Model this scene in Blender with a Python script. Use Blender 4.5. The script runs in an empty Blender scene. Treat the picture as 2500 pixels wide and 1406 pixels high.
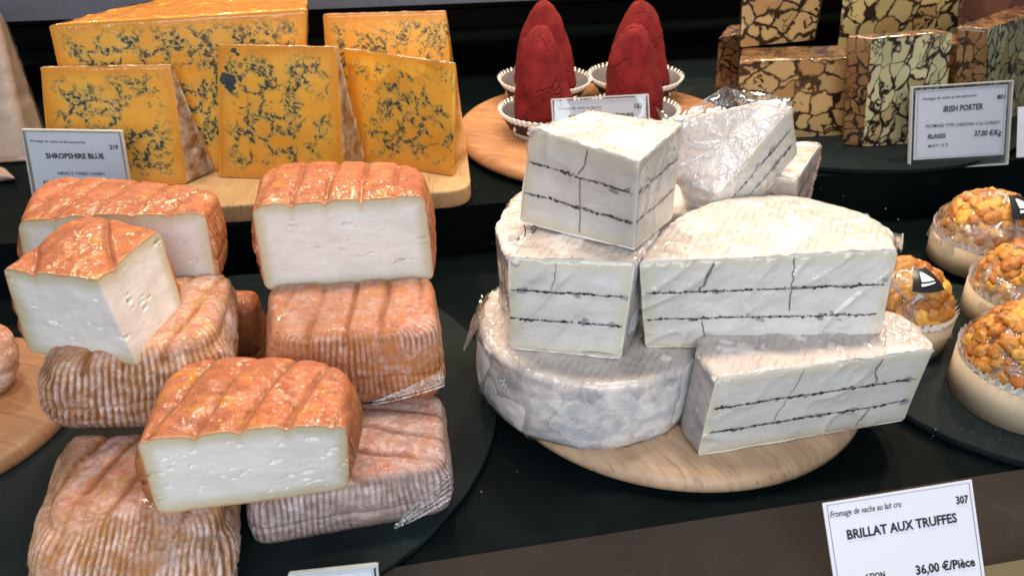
import bpy, math, random
import numpy as np
from mathutils import Vector
random.seed(7)
scene = bpy.context.scene
C = scene.collection

# ------------------------------------------------------------------ camera
H = 0.5; TH = math.radians(31); F = 1950.0
cam_d = bpy.data.cameras.new('camera'); cam = bpy.data.objects.new('camera', cam_d); C.objects.link(cam)
cam.location = (0, 0, H); cam.rotation_euler = (math.radians(90) - TH, 0, 0)
cam_d.sensor_width = 36; cam_d.lens = 36 * F / 2500
cam_d.clip_start = 0.01; cam_d.clip_end = 50
scene.camera = cam
cam_d.dof.use_dof = True; cam_d.dof.focus_distance = 0.76; cam_d.dof.aperture_fstop = 9.0
# ------------------------------------------------------------------ world and lamps
w = bpy.data.worlds.new('World'); scene.world = w; w.use_nodes = True
bg = w.node_tree.nodes['Background']; bg.inputs[0].default_value = (0.80, 0.84, 0.92, 1); bg.inputs[1].default_value = 0.16
scene.view_settings.view_transform = 'Standard'; scene.view_settings.look = 'None'
scene.view_settings.exposure = 0.0; scene.view_settings.gamma = 1.0
def area(name, loc, target, size, power, col, sy=None):
    l = bpy.data.lights.new(name, 'AREA'); l.energy = power; l.color = col; l.size = size
    if sy: l.shape = 'RECTANGLE'; l.size_y = sy
    o = bpy.data.objects.new(name, l); C.objects.link(o); o.location = loc
    o.rotation_euler = (Vector(target) - Vector(loc)).to_track_quat('-Z', 'Y').to_euler()
    return o
WARM = (1.0, 0.70, 0.44)
for x, y, z, p in [(-1.25, 1.9, 1.30, 13), (-.72, 2.0, 1.35, 15), (-.22, 1.9, 1.30, 15), (.30, 2.0, 1.35, 15), (.85, 1.9, 1.30, 15), (1.35, 2.0, 1.35, 13)]:
    area('shop_spotlight', (x, y, z), (x * .45, .75, .1), .11, p * .5, WARM)
for x, y, p in [(-.55, 1.0, 7), (-.1, .95, 7), (.35, .95, 6.5), (.8, 1.1, 7)]:
    area('shop_ceiling_spot', (x, y, 1.35), (x * .6, .75, .1), .12, p, (1.0, .82, .64))
area('shop_window_daylight', (.10, -.75, .85), (0, .8, .1), 1.5, 24, (.88, .93, 1.0), .9)

# ------------------------------------------------------------------ picture geometry helpers
s_, c_ = math.sin(TH), math.cos(TH)
def ray(u, v):
    x = (u - 1250) / F; y = (v - 703) / F
    return np.array([x, c_ - y * s_, -s_ - y * c_])
O = np.array([0, 0, H])
def G(u, v, z):
    d = ray(u, v); return O + d * ((z - H) / d[2])
def AT(u, v, Y):
    d = ray(u, v); return O + d * (Y / d[1])
def Zof(v, Y):
    return AT(1250, v, Y)[2]

# ------------------------------------------------------------------ noise
_rng = np.random.RandomState(3)
_perm = _rng.permutation(256); _perm = np.concatenate([_perm, _perm, _perm])
_grad = _rng.normal(size=(256, 3)); _grad /= np.linalg.norm(_grad, axis=1)[:, None]
def noise(p, scale, seed=0):
    q = np.asarray(p) * scale + seed * 17.31
    i = np.floor(q).astype(int); f = q - i; i &= 255
    u = f * f * f * (f * (f * 6 - 15) + 10)
    out = 0
    for dx in (0, 1):
        for dy in (0, 1):
            for dz in (0, 1):
                h = _perm[_perm[_perm[(i[..., 0] + dx) & 255] + ((i[..., 1] + dy) & 255)] + ((i[..., 2] + dz) & 255)]
                g = _grad[h & 255]
                d = g[..., 0] * (f[..., 0] - dx) + g[..., 1] * (f[..., 1] - dy) + g[..., 2] * (f[..., 2] - dz)
                wx = u[..., 0] if dx else 1 - u[..., 0]; wy = u[..., 1] if dy else 1 - u[..., 1]; wz = u[..., 2] if dz else 1 - u[..., 2]
                out = out + d * wx * wy * wz
    return out * 1.6

# ------------------------------------------------------------------ object helpers
def tag(o, label=None, cat=None, group=None, kind=None):
    if label: o['label'] = label
    if cat: o['category'] = cat
    if group: o['group'] = group
    if kind: o['kind'] = kind
    return o
def thing(name, loc, label, cat, group=None):
    o = bpy.data.objects.new(name, None); C.objects.link(o); o.location = loc; o.empty_display_size = .02
    return tag(o, label, cat, group)
def mesh_obj(name, verts, faces, mat, parent=None, smooth=True, attrs=None, loc=None):
    verts = np.asarray(verts, dtype=float)
    off = np.array(parent.location) if parent else (np.array(loc) if loc is not None else np.zeros(3))
    if parent and parent.parent: off = off + np.array(parent.parent.location)
    me = bpy.data.meshes.new(name)
    me.from_pydata((verts - off).tolist(), [], [list(map(int, f)) for f in faces])
    if smooth: me.polygons.foreach_set('use_smooth', [True] * len(me.polygons))
    if attrs:
        for k, a in attrs.items():
            at = me.attributes.new(k, 'FLOAT', 'POINT'); at.data.foreach_set('value', np.asarray(a, dtype=np.float32))
    me.materials.append(mat); me.update()
    o = bpy.data.objects.new(name, me); C.objects.link(o)
    if parent: o.parent = parent
    elif loc is not None: o.location = loc
    return o
def box_verts(p0, ex, ey, ez):
    p0, ex, ey, ez = map(np.array, (p0, ex, ey, ez))
    v = [p0, p0 + ex, p0 + ex + ey, p0 + ey]; v += [q + ez for q in v]
    f = [(0, 3, 2, 1), (4, 5, 6, 7), (0, 1, 5, 4), (1, 2, 6, 5), (2, 3, 7, 6), (3, 0, 4, 7)]
    return v, f
def lathe(profile, n=64, centre=(0, 0, 0), wob=None):
    prof = np.array(profile); a = np.linspace(0, 2 * math.pi, n, endpoint=False)
    V = []
    for r, z in prof:
        rr = r if wob is None else r * (1 + wob(a, z))
        V.append(np.c_[rr * np.cos(a), rr * np.sin(a), np.full(n, z)] if np.ndim(rr) else np.c_[r * np.cos(a), r * np.sin(a), np.full(n, z)])
    V = np.concatenate(V) + np.array(centre)
    Fc = []
    for k in range(len(prof) - 1):
        for i in range(n):
            j = (i + 1) % n; Fc.append((k * n + i, k * n + j, (k + 1) * n + j, (k + 1) * n + i))
    return V, Fc

# ------------------------------------------------------------------ materials
def new_mat(name):
    m = bpy.data.materials.new(name); m.use_nodes = True; nt = m.node_tree
    return m, nt, nt.nodes['Principled BSDF']
class NB:
    def __init__(s, nt):
        s.nt = nt
        tc = nt.nodes.new('ShaderNodeTexCoord'); oi = nt.nodes.new('ShaderNodeObjectInfo')
        m = s.n('ShaderNodeVectorMath', operation='MULTIPLY_ADD')
        c = s.n('ShaderNodeCombineXYZ'); 
        for k in range(3): nt.links.new(oi.outputs['Random'], c.inputs[k])
        nt.links.new(c.outputs[0], m.inputs[0]); m.inputs[1].default_value = (3.1, 5.3, 2.7)
        nt.links.new(tc.outputs['Object'], m.inputs[2]); s.co = m.outputs[0]; s.obj = tc.outputs['Object']
    def n(s, t, **k):
        nd = s.nt.nodes.new(t)
        for a, b in k.items(): setattr(nd, a, b)
        return nd
    def l(s, a, b): s.nt.links.new(a, b)
    def noise(s, scale, detail=3, rough=.55, dist=0, vec=None, stretch=None):
        nd = s.n('ShaderNodeTexNoise'); v = vec or s.co
        if stretch is not None:
            mp = s.n('ShaderNodeMapping'); mp.inputs['Scale'].default_value = stretch; s.l(v, mp.inputs[0]); v = mp.outputs[0]
        s.l(v, nd.inputs['Vector']); nd.inputs['Scale'].default_value = scale; nd.inputs['Detail'].default_value = detail
        nd.inputs['Roughness'].default_value = rough; nd.inputs['Distortion'].default_value = dist
        return nd.outputs[0]
    def ramp(s, fac, stops, interp='LINEAR'):
        r = s.n('ShaderNodeValToRGB'); r.color_ramp.interpolation = interp
        el = r.color_ramp.elements
        while len(el) < len(stops): el.new(.5)
        for e, (p, c) in zip(el, stops):
            e.position = p; e.color = (c, c, c, 1) if not hasattr(c, '__len__') else (*c, 1)
        s.l(fac, r.inputs[0]); return r.outputs[0]
    def mix(s, fac, a, b, mode='MIX'):
        m = s.n('ShaderNodeMix', data_type='RGBA', blend_type=mode)
        if hasattr(fac, 'links'): s.l(fac, m.inputs[0])
        else: m.inputs[0].default_value = fac
        for k, x in ((6, a), (7, b)):
            if hasattr(x, 'links'): s.l(x, m.inputs[k])
            else: m.inputs[k].default_value = (*x, 1)
        return m.outputs[2]
    def math(s, op, a, b=None, c=None, clamp=False):
        m = s.n('ShaderNodeMath', operation=op); m.use_clamp = clamp
        for k, x in enumerate((a, b, c)):
            if x is None: continue
            if hasattr(x, 'links'): s.l(x, m.inputs[k])
            else: m.inputs[k].default_value = x
        return m.outputs[0]
    def bump(s, h, strength, dist=.001, normal=None):
        b = s.n('ShaderNodeBump'); b.inputs['Strength'].default_value = strength; b.inputs['Distance'].default_value = dist
        s.l(h, b.inputs['Height'])
        if normal is not None: s.l(normal, b.inputs['Normal'])
        return b.outputs[0]
    def attr(s, name):
        a = s.n('ShaderNodeAttribute', attribute_name=name); return a.outputs['Fac']
def simple(name, col, rough=.5, spec=.5, bump_scale=None, bump=0.1, var=0, coat=0):
    m, nt, b = new_mat(name); nb = NB(nt)
    if var:
        n = nb.noise(35, 4); cc = nb.mix(n, tuple(x * (1 - var) for x in col), tuple(min(1, x * (1 + var)) for x in col)); nb.l(cc, b.inputs['Base Color'])
    else: b.inputs['Base Color'].default_value = (*col, 1)
    b.inputs['Roughness'].default_value = rough; b.inputs['Specular IOR Level'].default_value = spec
    b.inputs['Coat Weight'].default_value = coat; b.inputs['Coat Roughness'].default_value = .08
    if bump_scale: nb.l(nb.bump(nb.noise(bump_scale, 4), bump, .001), b.inputs['Normal'])
    return m

def rind_mat(name, base, alt, ochre, bloomcol, bloom=.5, ochre_t=.55, coat=1.0, coat_bump=.35, side=(.3,.15,.06), sidemix=.6):
    m, nt, b = new_mat(name); nb = NB(nt)
    c = nb.mix(nb.ramp(nb.noise(45, 7, .72), [(.38, 0), (.62, 1)]), base, alt)
    c = nb.mix(nb.ramp(nb.noise(160, 5, .75), [(.52, 0), (.66, .75)]), c, tuple(x * .42 for x in base))
    c = nb.mix(nb.ramp(nb.noise(12, 4, .6), [(.40, .5), (.60, 0)]), c, tuple(x * .55 for x in alt))
    c = nb.mix(nb.ramp(nb.noise(40, 5, .65, 1.0), [(ochre_t, 0), (ochre_t + .12, 1)]), c, ochre)
    # height inside the ribs: attribute 'side' (1 on the sides), 'rel' = relief of the rib
    rel = nb.attr('rel'); sd = nb.attr('side')
    c = nb.mix(nb.math('MULTIPLY', sd, sidemix), c, side)
    bl = nb.ramp(nb.noise(62, 8, .78, .8), [(.62 - bloom * .22, 0), (.78 - bloom * .2, 1)])
    bl2 = nb.ramp(nb.noise(260, 3, .6), [(.3, .25), (.7, 1)])
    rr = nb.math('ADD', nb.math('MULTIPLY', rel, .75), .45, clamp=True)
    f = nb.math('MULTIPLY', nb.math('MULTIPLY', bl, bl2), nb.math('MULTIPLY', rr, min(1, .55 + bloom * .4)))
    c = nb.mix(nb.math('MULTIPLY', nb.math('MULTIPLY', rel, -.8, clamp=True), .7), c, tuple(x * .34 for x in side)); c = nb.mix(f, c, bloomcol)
    patch = nb.ramp(nb.noise(20, 7, .78, 1.2), [(.64 - bloom * .12, 0), (.70 - bloom * .12, 1)])
    c = nb.mix(nb.math('MULTIPLY', nb.math('MULTIPLY', patch, nb.ramp(nb.noise(200, 4, .7), [(.38, .1), (.56, 1)])), nb.math('MULTIPLY', rr, .85)), c, tuple(min(1, x * y) for x, y in zip(bloomcol, (.98, .98, 1.04))))
    sp = nb.ramp(nb.noise(420, 3, .6), [(.66, 0), (.74, 1)])
    c = nb.mix(nb.math('MULTIPLY', sp, .3), c, (.08, .03, .015))
    pr = nb.math('MULTIPLY', nb.attr('rim'), .55)
    c = nb.mix(pr, c, (.62, .36, .2))
    nb.l(c, b.inputs['Base Color'])
    b.inputs['Roughness'].default_value = .5; b.inputs['Specular IOR Level'].default_value = .3
    b.inputs['Subsurface Weight'].default_value = .12; b.inputs['Subsurface Radius'].default_value = (1, .4, .2); b.inputs['Subsurface Scale'].default_value = .004
    h = nb.math('ADD', nb.noise(150, 5, .7), nb.math('MULTIPLY', bl, .3))
    nb.l(nb.bump(h, .9, .0022), b.inputs['Normal'])
    nb.l(nb.math('MULTIPLY', nb.ramp(nb.noise(26, 4, .65), [(.40, .08), (.58, 1)]), coat), b.inputs['Coat Weight']); b.inputs['Coat Roughness'].default_value = .06; b.inputs['Coat IOR'].default_value = 1.45
    hw = nb.math('ADD', nb.noise(120, 3, .6, 1.5), nb.math('MULTIPLY', nb.noise(60, 2, .5, .8, stretch=(1, .25, 1)), .8))
    nb.l(nb.bump(hw, coat_bump * .3, .003), b.inputs['Coat Normal'])
    return m
M = {}
M['rind_orange'] = rind_mat('orange washed rind', (.36, .080, .024), (.56, .19, .085), (.50, .19, .022), (.72, .50, .38), bloom=.42, ochre_t=.56, sidemix=.45, side=(.40, .16, .045), coat=.55, coat_bump=.55)
M['rind_pink'] = rind_mat('pink orange rind', (.56, .17, .07), (.68, .32, .19), (.56, .23, .03), (.80, .63, .58), bloom=.85, ochre_t=.54, side=(.50, .17, .03), sidemix=.6, coat=.45, coat_bump=.5)
M['rind_brown'] = rind_mat('brown ribbed rind', (.50, .14, .05), (.62, .27, .14), (.50, .22, .035), (.82, .68, .64), bloom=1.15, ochre_t=.50, side=(.42, .19, .055), sidemix=.72, coat=.45, coat_bump=.5)
M['rind_grey'] = rind_mat('grey bloomed rind', (.52, .15, .06), (.54, .33, .26), (.36, .21, .15), (.70, .61, .60), bloom=1.15, ochre_t=.58, side=(.34, .25, .22), sidemix=.85, coat=.4, coat_bump=.4)

def paste_mat(name, col, edge1, edge2, dirty=.0, grain=.25):
    m, nt, b = new_mat(name); nb = NB(nt)
    e = nb.attr('edge')
    en = nb.math('ADD', e, nb.math('MULTIPLY', nb.math('SUBTRACT', nb.noise(60, 3), .5), .004))
    c0 = nb.mix(nb.ramp(nb.noise(30, 5, .65, .6, stretch=(1, 1, 2.5)), [(.3, 0), (.7, 1)]), tuple(x * y for x, y in zip(col, (.87, .86, .84))), tuple(min(1, x * 1.05) for x in col))
    f2 = nb.n('ShaderNodeMapRange'); f2.interpolation_type = 'SMOOTHSTEP'
    nb.l(en, f2.inputs[0]); f2.inputs[1].default_value = .001; f2.inputs[2].default_value = .015; f2.inputs[3].default_value = .9; f2.inputs[4].default_value = 0
    c = nb.mix(f2.outputs[0], c0, edge2)
    f1 = nb.n('ShaderNodeMapRange'); nb.l(en, f1.inputs[0]); f1.inputs[1].default_value = .0002; f1.inputs[2].default_value = .0022; f1.inputs[3].default_value = 1; f1.inputs[4].default_value = 0
    c = nb.mix(f1.outputs[0], c, edge1)
    nb.l(c, b.inputs['Base Color']); b.inputs['Roughness'].default_value = .42; b.inputs['Specular IOR Level'].default_value = .35
    b.inputs['Subsurface Weight'].default_value = .15; b.inputs['Subsurface Radius'].default_value = (1, .85, .65); b.inputs['Subsurface Scale'].default_value = .002
    h = nb.math('ADD', nb.noise(120, 5, .65, stretch=(1, 1, 2.2)), nb.math('MULTIPLY', nb.noise(25, 3), 1.2))
    nb.l(nb.bump(h, grain, .0014), b.inputs['Normal'])
    return m
M['paste'] = paste_mat('ivory cheese paste', (.76, .735, .70), (.50, .27, .13), (.52, .45, .28), grain=.4)
M['brie_paste'] = paste_mat('white triple cream paste', (.77, .76, .735), (.84, .82, .77), (.72, .67, .52), grain=.25)
M['pale_paste'] = paste_mat('pale cheese', (.62, .50, .42), (.5, .38, .3), (.55, .44, .36), grain=.1)

def brie_rind():
    m, nt, b = new_mat('white bloomy rind'); nb = NB(nt)
    c = nb.mix(nb.ramp(nb.noise(45, 5, .6), [(.35, 0), (.7, 1)]), (.80, .75, .71), (.70, .61, .56))
    d = nb.ramp(nb.noise(30, 4, .7, .5, stretch=(1, 1, 2.5)), [(.58, 0), (.74, 1)])
    c = nb.mix(nb.math('MULTIPLY', d, .5), c, (.46, .42, .38))
    # mould mat print: fine oblique ribbing of the drying mat
    mp = nb.n('ShaderNodeMapping'); mp.inputs['Rotation'].default_value = (0, 0, .45); nb.l(nb.co, mp.inputs[0])
    wv = nb.n('ShaderNodeTexWave'); wv.inputs['Scale'].default_value = 48; wv.inputs['Distortion'].default_value = 3.5; wv.inputs['Detail'].default_value = 2; wv.inputs['Detail Scale'].default_value = 3
    nb.l(mp.outputs[0], wv.inputs[0])
    tp = nb.attr('top'); ridge = nb.math('MULTIPLY', nb.ramp(wv.outputs['Fac'], [(.0, 1), (.22, 0)]), nb.ramp(nb.noise(60, 3), [(.42, 0), (.6, 1)]))
    side_shade = nb.ramp(nb.noise(30, 5, .65, .8, stretch=(1, 1, 1.6)), [(.40, 0), (.56, 1)])
    c = nb.mix(nb.math('MULTIPLY', nb.math('MULTIPLY', side_shade, nb.attr('side')), .75), c, (.40, .43, .46))  # shading of the sides put into the rind colour as blue grey mottling
    f = nb.math('MULTIPLY', nb.math('MULTIPLY', ridge, tp), .6)
    c = nb.mix(f, c, (.5, .36, .27))
    nb.l(c, b.inputs['Base Color']); b.inputs['Roughness'].default_value = .75; b.inputs['Specular IOR Level'].default_value = .2
    b.inputs['Subsurface Weight'].default_value = .15; b.inputs['Subsurface Radius'].default_value = (1, .9, .8); b.inputs['Subsurface Scale'].default_value = .003
    h = nb.math('ADD', nb.noise(140, 5, .7), nb.math('MULTIPLY', nb.math('MULTIPLY', wv.outputs['Fac'], tp), .25))
    nb.l(nb.bump(h, .5, .0012), b.inputs['Normal'])
    return m
M['brie_rind'] = brie_rind()

def film(name, scale=24, strength=.45, tint=(.97, .97, .97), dens=1.0, rough=.05, milk=0.):
    m, nt, b = new_mat(name); nb = NB(nt); nt.nodes.remove(b)
    out = nt.nodes['Material Output']
    n1 = nb.noise(scale, 2, .45, 1.2); r1 = nb.math('ABSOLUTE', nb.math('SUBTRACT', n1, .5))
    n2 = nb.noise(scale * 2.6, 2, .5, 2.2); r2 = nb.math('ABSOLUTE', nb.math('SUBTRACT', n2, .5))
    h = nb.math('SUBTRACT', 1.0, nb.math('ADD', nb.math('POWER', r1, .6), nb.math('MULTIPLY', nb.math('POWER', r2, .7), .5)))
    bn = nb.bump(h, strength * .34, .006)
    g = nb.n('ShaderNodeBsdfGlossy'); g.inputs['Roughness'].default_value = rough; g.inputs[0].default_value = (1, 1, 1, 1); nb.l(bn, g.inputs['Normal'])
    t = nb.n('ShaderNodeBsdfTransparent'); t.inputs[0].default_value = (*tint, 1)
    fr = nb.n('ShaderNodeFresnel'); fr.inputs[0].default_value = 1.5; nb.l(bn, fr.inputs['Normal'])
    f = nb.math('MINIMUM', nb.math('MULTIPLY', fr.outputs[0], dens), .5)
    mx = nb.n('ShaderNodeMixShader'); nb.l(f, mx.inputs[0]); nb.l(t.outputs[0], mx.inputs[1])
    if milk:
        df = nb.n('ShaderNodeBsdfDiffuse'); df.inputs[0].default_value = (.85, .83, .80, 1); nb.l(bn, df.inputs['Normal']); mk = nb.n('ShaderNodeMixShader'); nb.l(nb.math('MULTIPLY', nb.ramp(h, [(.55, 0), (.95, 1)]), milk), mk.inputs[0]); nb.l(t.outputs[0], mk.inputs[1]); nb.l(df.outputs[0], mk.inputs[2]); nb.l(mk.outputs[0], mx.inputs[1])
    nb.l(g.outputs[0], mx.inputs[2])
    nb.l(mx.outputs[0], out.inputs[0]); return m
M['film'] = film('clear plastic wrap')
M['film_crisp'] = film('crumpled cellophane', 22, 1.3, dens=2.2, rough=.06, milk=.30)
M['acrylic'] = film('clear acrylic', 8, .02, (.97, .98, .98), .8, .02)

def blue_paste():
    m, nt, b = new_mat('orange paste with blue veins'); nb = NB(nt)
    base = nb.mix(nb.ramp(nb.noise(16, 3), [(.3, 0), (.7, 1)]), (.88, .40, .03), (.94, .54, .08))
    vo = nb.n('ShaderNodeTexVoronoi', feature='DISTANCE_TO_EDGE'); vo.inputs['Scale'].default_value = 40
    w = nb.n('ShaderNodeTexNoise'); w.inputs['Scale'].default_value = 70; w.inputs['Detail'].default_value = 4; nb.l(nb.co, w.inputs['Vector'])
    vm = nb.n('ShaderNodeVectorMath', operation='MULTIPLY_ADD'); nb.l(w.outputs['Color'], vm.inputs[0]); vm.inputs[1].default_value = (.028,) * 3; nb.l(nb.co, vm.inputs[2])
    nb.l(vm.outputs[0], vo.inputs['Vector'])
    ed = nb.ramp(vo.outputs['Distance'], [(.07, 1), (.18, 0)])
    edw = nb.ramp(vo.outputs['Distance'], [(.05, 1), (.34, 0)])
    region = nb.ramp(nb.noise(15, 4, .65, 1.2), [(.41, 0), (.50, 1)])
    br = nb.ramp(nb.noise(230, 4, .7), [(.46, 0), (.53, 1)])
    core = nb.math('MULTIPLY', nb.math('MULTIPLY', ed, region), br)
    edg = nb.attr('edge')
    keep = nb.n('ShaderNodeMapRange'); nb.l(edg, keep.inputs[0]); keep.inputs[1].default_value = .004; keep.inputs[2].default_value = .022
    core = nb.math('MULTIPLY', core, keep.outputs[0]); halo = nb.math('MULTIPLY', nb.math('MULTIPLY', nb.math('MULTIPLY', edw, region), .55), keep.outputs[0])
    c = nb.mix(halo, base, (.62, .50, .14))
    c = nb.mix(core, c, (.035, .06, .05))
    spk = nb.math('MULTIPLY', nb.ramp(nb.noise(95, 4, .75, .5), [(.655, 0), (.68, 1)]), keep.outputs[0])
    c = nb.mix(spk, c, (.05, .05, .03))
    f1 = nb.n('ShaderNodeMapRange'); nb.l(edg, f1.inputs[0]); f1.inputs[1].default_value = .0; f1.inputs[2].default_value = .014; f1.inputs[3].default_value = .75; f1.inputs[4].default_value = 0
    c = nb.mix(f1.outputs[0], c, (.74, .29, .02))
    nb.l(c, b.inputs['Base Color']); b.inputs['Roughness'].default_value = .35; b.inputs['Subsurface Weight'].default_value = .2
    b.inputs['Subsurface Radius'].default_value = (1, .5, .15); b.inputs['Subsurface Scale'].default_value = .004
    nb.l(nb.bump(nb.math('SUBTRACT', nb.noise(90, 4, .6), nb.math('MULTIPLY', core, .6)), .3, .0015), b.inputs['Normal'])
    b.inputs['Coat Weight'].default_value = .5; b.inputs['Coat Roughness'].default_value = .06
    nb.l(nb.bump(nb.noise(30, 3, .5, 2), .3, .004), b.inputs['Coat Normal'])
    return m
M['blue_paste'] = blue_paste()
def crust():
    m, nt, b = new_mat('rough tan crust'); nb = NB(nt)
    c = nb.mix(nb.ramp(nb.noise(60, 6, .7), [(.42, 0), (.56, 1)]), (.36, .16, .045), (.62, .46, .33))
    c = nb.mix(nb.ramp(nb.noise(150, 4, .7), [(.6, 0), (.7, 1)]), c, (.16, .08, .03))
    nb.l(c, b.inputs['Base Color']); b.inputs['Roughness'].default_value = .6
    nb.l(nb.bump(nb.noise(120, 6, .75), .9, .003), b.inputs['Normal'])
    b.inputs['Coat Weight'].default_value = .5; b.inputs['Coat Roughness'].default_value = .08
    return m
M['crust'] = crust()
def porter(name, tone, dim=1.0, stretch=(1, 1, 1), scale=40):
    m, nt, b = new_mat(name); nb = NB(nt)
    w = nb.n('ShaderNodeTexNoise'); w.inputs['Scale'].default_value = 28; w.inputs['Detail'].default_value = 2; nb.l(nb.co, w.inputs['Vector'])
    vm = nb.n('ShaderNodeVectorMath', operation='MULTIPLY_ADD'); nb.l(w.outputs['Color'], vm.inputs[0]); vm.inputs[1].default_value = (.034,) * 3; nb.l(nb.co, vm.inputs[2])
    mp = nb.n('ShaderNodeMapping'); mp.inputs['Scale'].default_value = stretch; mp.inputs['Rotation'].default_value = (.25, .3, .2); nb.l(vm.outputs[0], mp.inputs[0])
    vo = nb.n('ShaderNodeTexVoronoi', feature='DISTANCE_TO_EDGE'); vo.inputs['Scale'].default_value = scale; vo.inputs['Randomness'].default_value = .95; nb.l(mp.outputs[0], vo.inputs['Vector'])
    vc = nb.n('ShaderNodeTexVoronoi', feature='F1'); vc.inputs['Scale'].default_value = scale; vc.inputs['Randomness'].default_value = .95; nb.l(mp.outputs[0], vc.inputs['Vector'])
    sepc = nb.n('ShaderNodeSeparateColor'); nb.l(vc.outputs['Color'], sepc.inputs[0])
    cell = nb.mix(sepc.outputs[0], tuple(x * .72 for x in tone), tone)
    cell = nb.mix(nb.ramp(sepc.outputs[1], [(.78, 0), (.8, .6)]), cell, tuple(x * y for x, y in zip(tone, (.62, .42, .3))))
    v2 = nb.n('ShaderNodeTexVoronoi', feature='DISTANCE_TO_EDGE'); v2.inputs['Scale'].default_value = scale * 2.1; nb.l(mp.outputs[0], v2.inputs['Vector'])
    sel = nb.ramp(nb.noise(26, 2), [(.42, 0), (.46, 1)])
    d2 = nb.math('ADD', nb.math('MULTIPLY', v2.outputs['Distance'], .75), sel)
    dist = nb.math('MINIMUM', vo.outputs['Distance'], d2)
    wid = nb.math('MULTIPLY', nb.ramp(nb.noise(40, 4, .7), [(.42, 0), (.8, 1)]), .16)
    soft = nb.ramp(nb.math('SUBTRACT', dist, wid), [(.0, 1), (.055, 0)])
    c = nb.mix(soft, cell, (.028, .013, .008))
    nb.l(c, b.inputs['Base Color']); b.inputs['Roughness'].default_value = .35
    b.inputs['Coat Weight'].default_value = .7; b.inputs['Coat Roughness'].default_value = .05
    nb.l(nb.bump(nb.noise(25, 3, .5, 2), .35, .004), b.inputs['Coat Normal'])
    return m
M['porter_a'] = porter('marbled cheddar yellow', (.76, .60, .26), scale=32)
M['porter_b'] = porter('marbled cheddar tan', (.74, .50, .22), stretch=(.8, 1, 1.25), scale=32)
M['porter_c'] = porter('marbled cheddar pale', (.82, .76, .45), stretch=(1.2, 1.2, .65), scale=44)
M['porter_d'] = porter('marbled cheddar pale streaked', (.74, .74, .44), stretch=(1, 1, .42), scale=50)
M['porter_shaded'] = porter('marbled cheddar shaded side', (.40, .22, .085), scale=56)  # darker copy of the marbling, shade of the side faces painted in

def wood(name, light, dark, grain, rot=0.0, ringy=1.0, rough=.5):
    m, nt, b = new_mat(name); nb = NB(nt)
    mp = nb.n('ShaderNodeMapping'); mp.inputs['Rotation'].default_value = (0, 0, rot); nb.l(nb.co, mp.inputs[0]); v = mp.outputs[0]
    g = nb.noise(grain, 5, .6, .3, vec=v, stretch=(1, 12, 3))
    big = nb.noise(9, 2, .5, 1.0 * ringy, vec=v, stretch=(1, 4, 1))
    c = nb.mix(nb.ramp(g, [(.3, 0), (.72, 1)]), light, dark)
    c = nb.mix(nb.math('MULTIPLY', nb.ramp(big, [(.4, 0), (.62, 1)]), .45), c, tuple(x * .72 for x in dark))
    po = nb.ramp(nb.noise(150, 2, .5, vec=v, stretch=(.12, 2.2, 1)), [(.60, 0), (.67, 1)])
    c = nb.mix(nb.math('MULTIPLY', po, .42), c, tuple(x * .4 for x in dark))
    nb.l(c, b.inputs['Base Color']); b.inputs['Roughness'].default_value = rough
    nb.l(nb.bump(nb.math('SUBTRACT', g, po), .15, .0006), b.inputs['Normal'])
    return m
M['wood_light'] = wood('rubberwood board', (.58, .41, .27), (.46, .29, .17), 22, rot=1.0)
M['wood_red'] = wood('reddish turned board', (.52, .27, .12), (.38, .17, .07), 5, rot=.3, ringy=3)
M['wood_shaded'] = wood('brown shaded board', (.36, .18, .085), (.26, .12, .05), 6, rot=.3, ringy=3)  # darker copy of the turned wood, shade put into its colour
M['wood_pale'] = wood('pale beech board', (.60, .40, .20), (.54, .34, .16), 12, rot=1.5)
M['chip'] = simple('thin poplar veneer', (.50, .41, .29), .6, .3, 120, .15, .12)

def dark_floor(name, col, rough, spk=.5, bump=.05):
    m, nt, b = new_mat(name); nb = NB(nt)
    c = nb.mix(nb.noise(6, 4, .6), tuple(x * .75 for x in col), tuple(x * 1.3 for x in col))
    s = nb.ramp(nb.noise(200, 3, .8), [(.715, 0), (.74, 1)])
    c = nb.mix(nb.ramp(nb.noise(11, 6, .7, 1.5), [(.55, 0), (.8, .5)]), c, tuple(x * 2.6 for x in col))
    c = nb.mix(nb.math('MULTIPLY', s, spk), c, (.16, .17, .16))
    nb.l(c, b.inputs['Base Color'])
    nb.l(nb.ramp(nb.noise(14, 5, .65), [(.3, rough * .75), (.7, rough * 1.3)]), b.inputs['Roughness']); b.inputs['Specular IOR Level'].default_value = .02
    nb.l(nb.bump(nb.noise(60, 4, .6), bump, .0006), b.inputs['Normal'])
    return m
M['counter'] = dark_floor('black green counter', (.0032, .0064, .0070), .45)
M['slate'] = dark_floor('grey black slate', (.013, .019, .020), .40, .6, .25)
M['reflection'] = dark_floor('brown grey front ledge', (.031, .0265, .025), .45, .3)
M['wall'] = simple('black slatted wall', (.006, .007, .008), .35, .3)
M['shelf_metal'] = simple('dark blue grey shelf', (.10, .12, .16), .4, .5, 20, .05, .2)
M['olive'] = simple('olive rail', (.065, .058, .024), .4, .5, 40, .1, .2)
M['card'] = simple('white card', (.70, .72, .80), .55, .3, 300, .04, .02)
M['ink'] = simple('black ink', (.015, .015, .02), .6, .2)
M['truffle'] = simple('black truffle', (.045, .045, .055), .7, .2, 500, .4, .3)
M['smear'] = simple('grey truffle stained paste', (.38, .38, .375), .6, .2, 300, .3, .25)
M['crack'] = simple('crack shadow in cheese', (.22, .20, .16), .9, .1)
M['paper'] = simple('white pleated paper', (.78, .77, .74), .7, .2, 200, .1, .04)
M['paper_dark'] = simple('brown printed paper', (.05, .035, .03), .6, .3)
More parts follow.
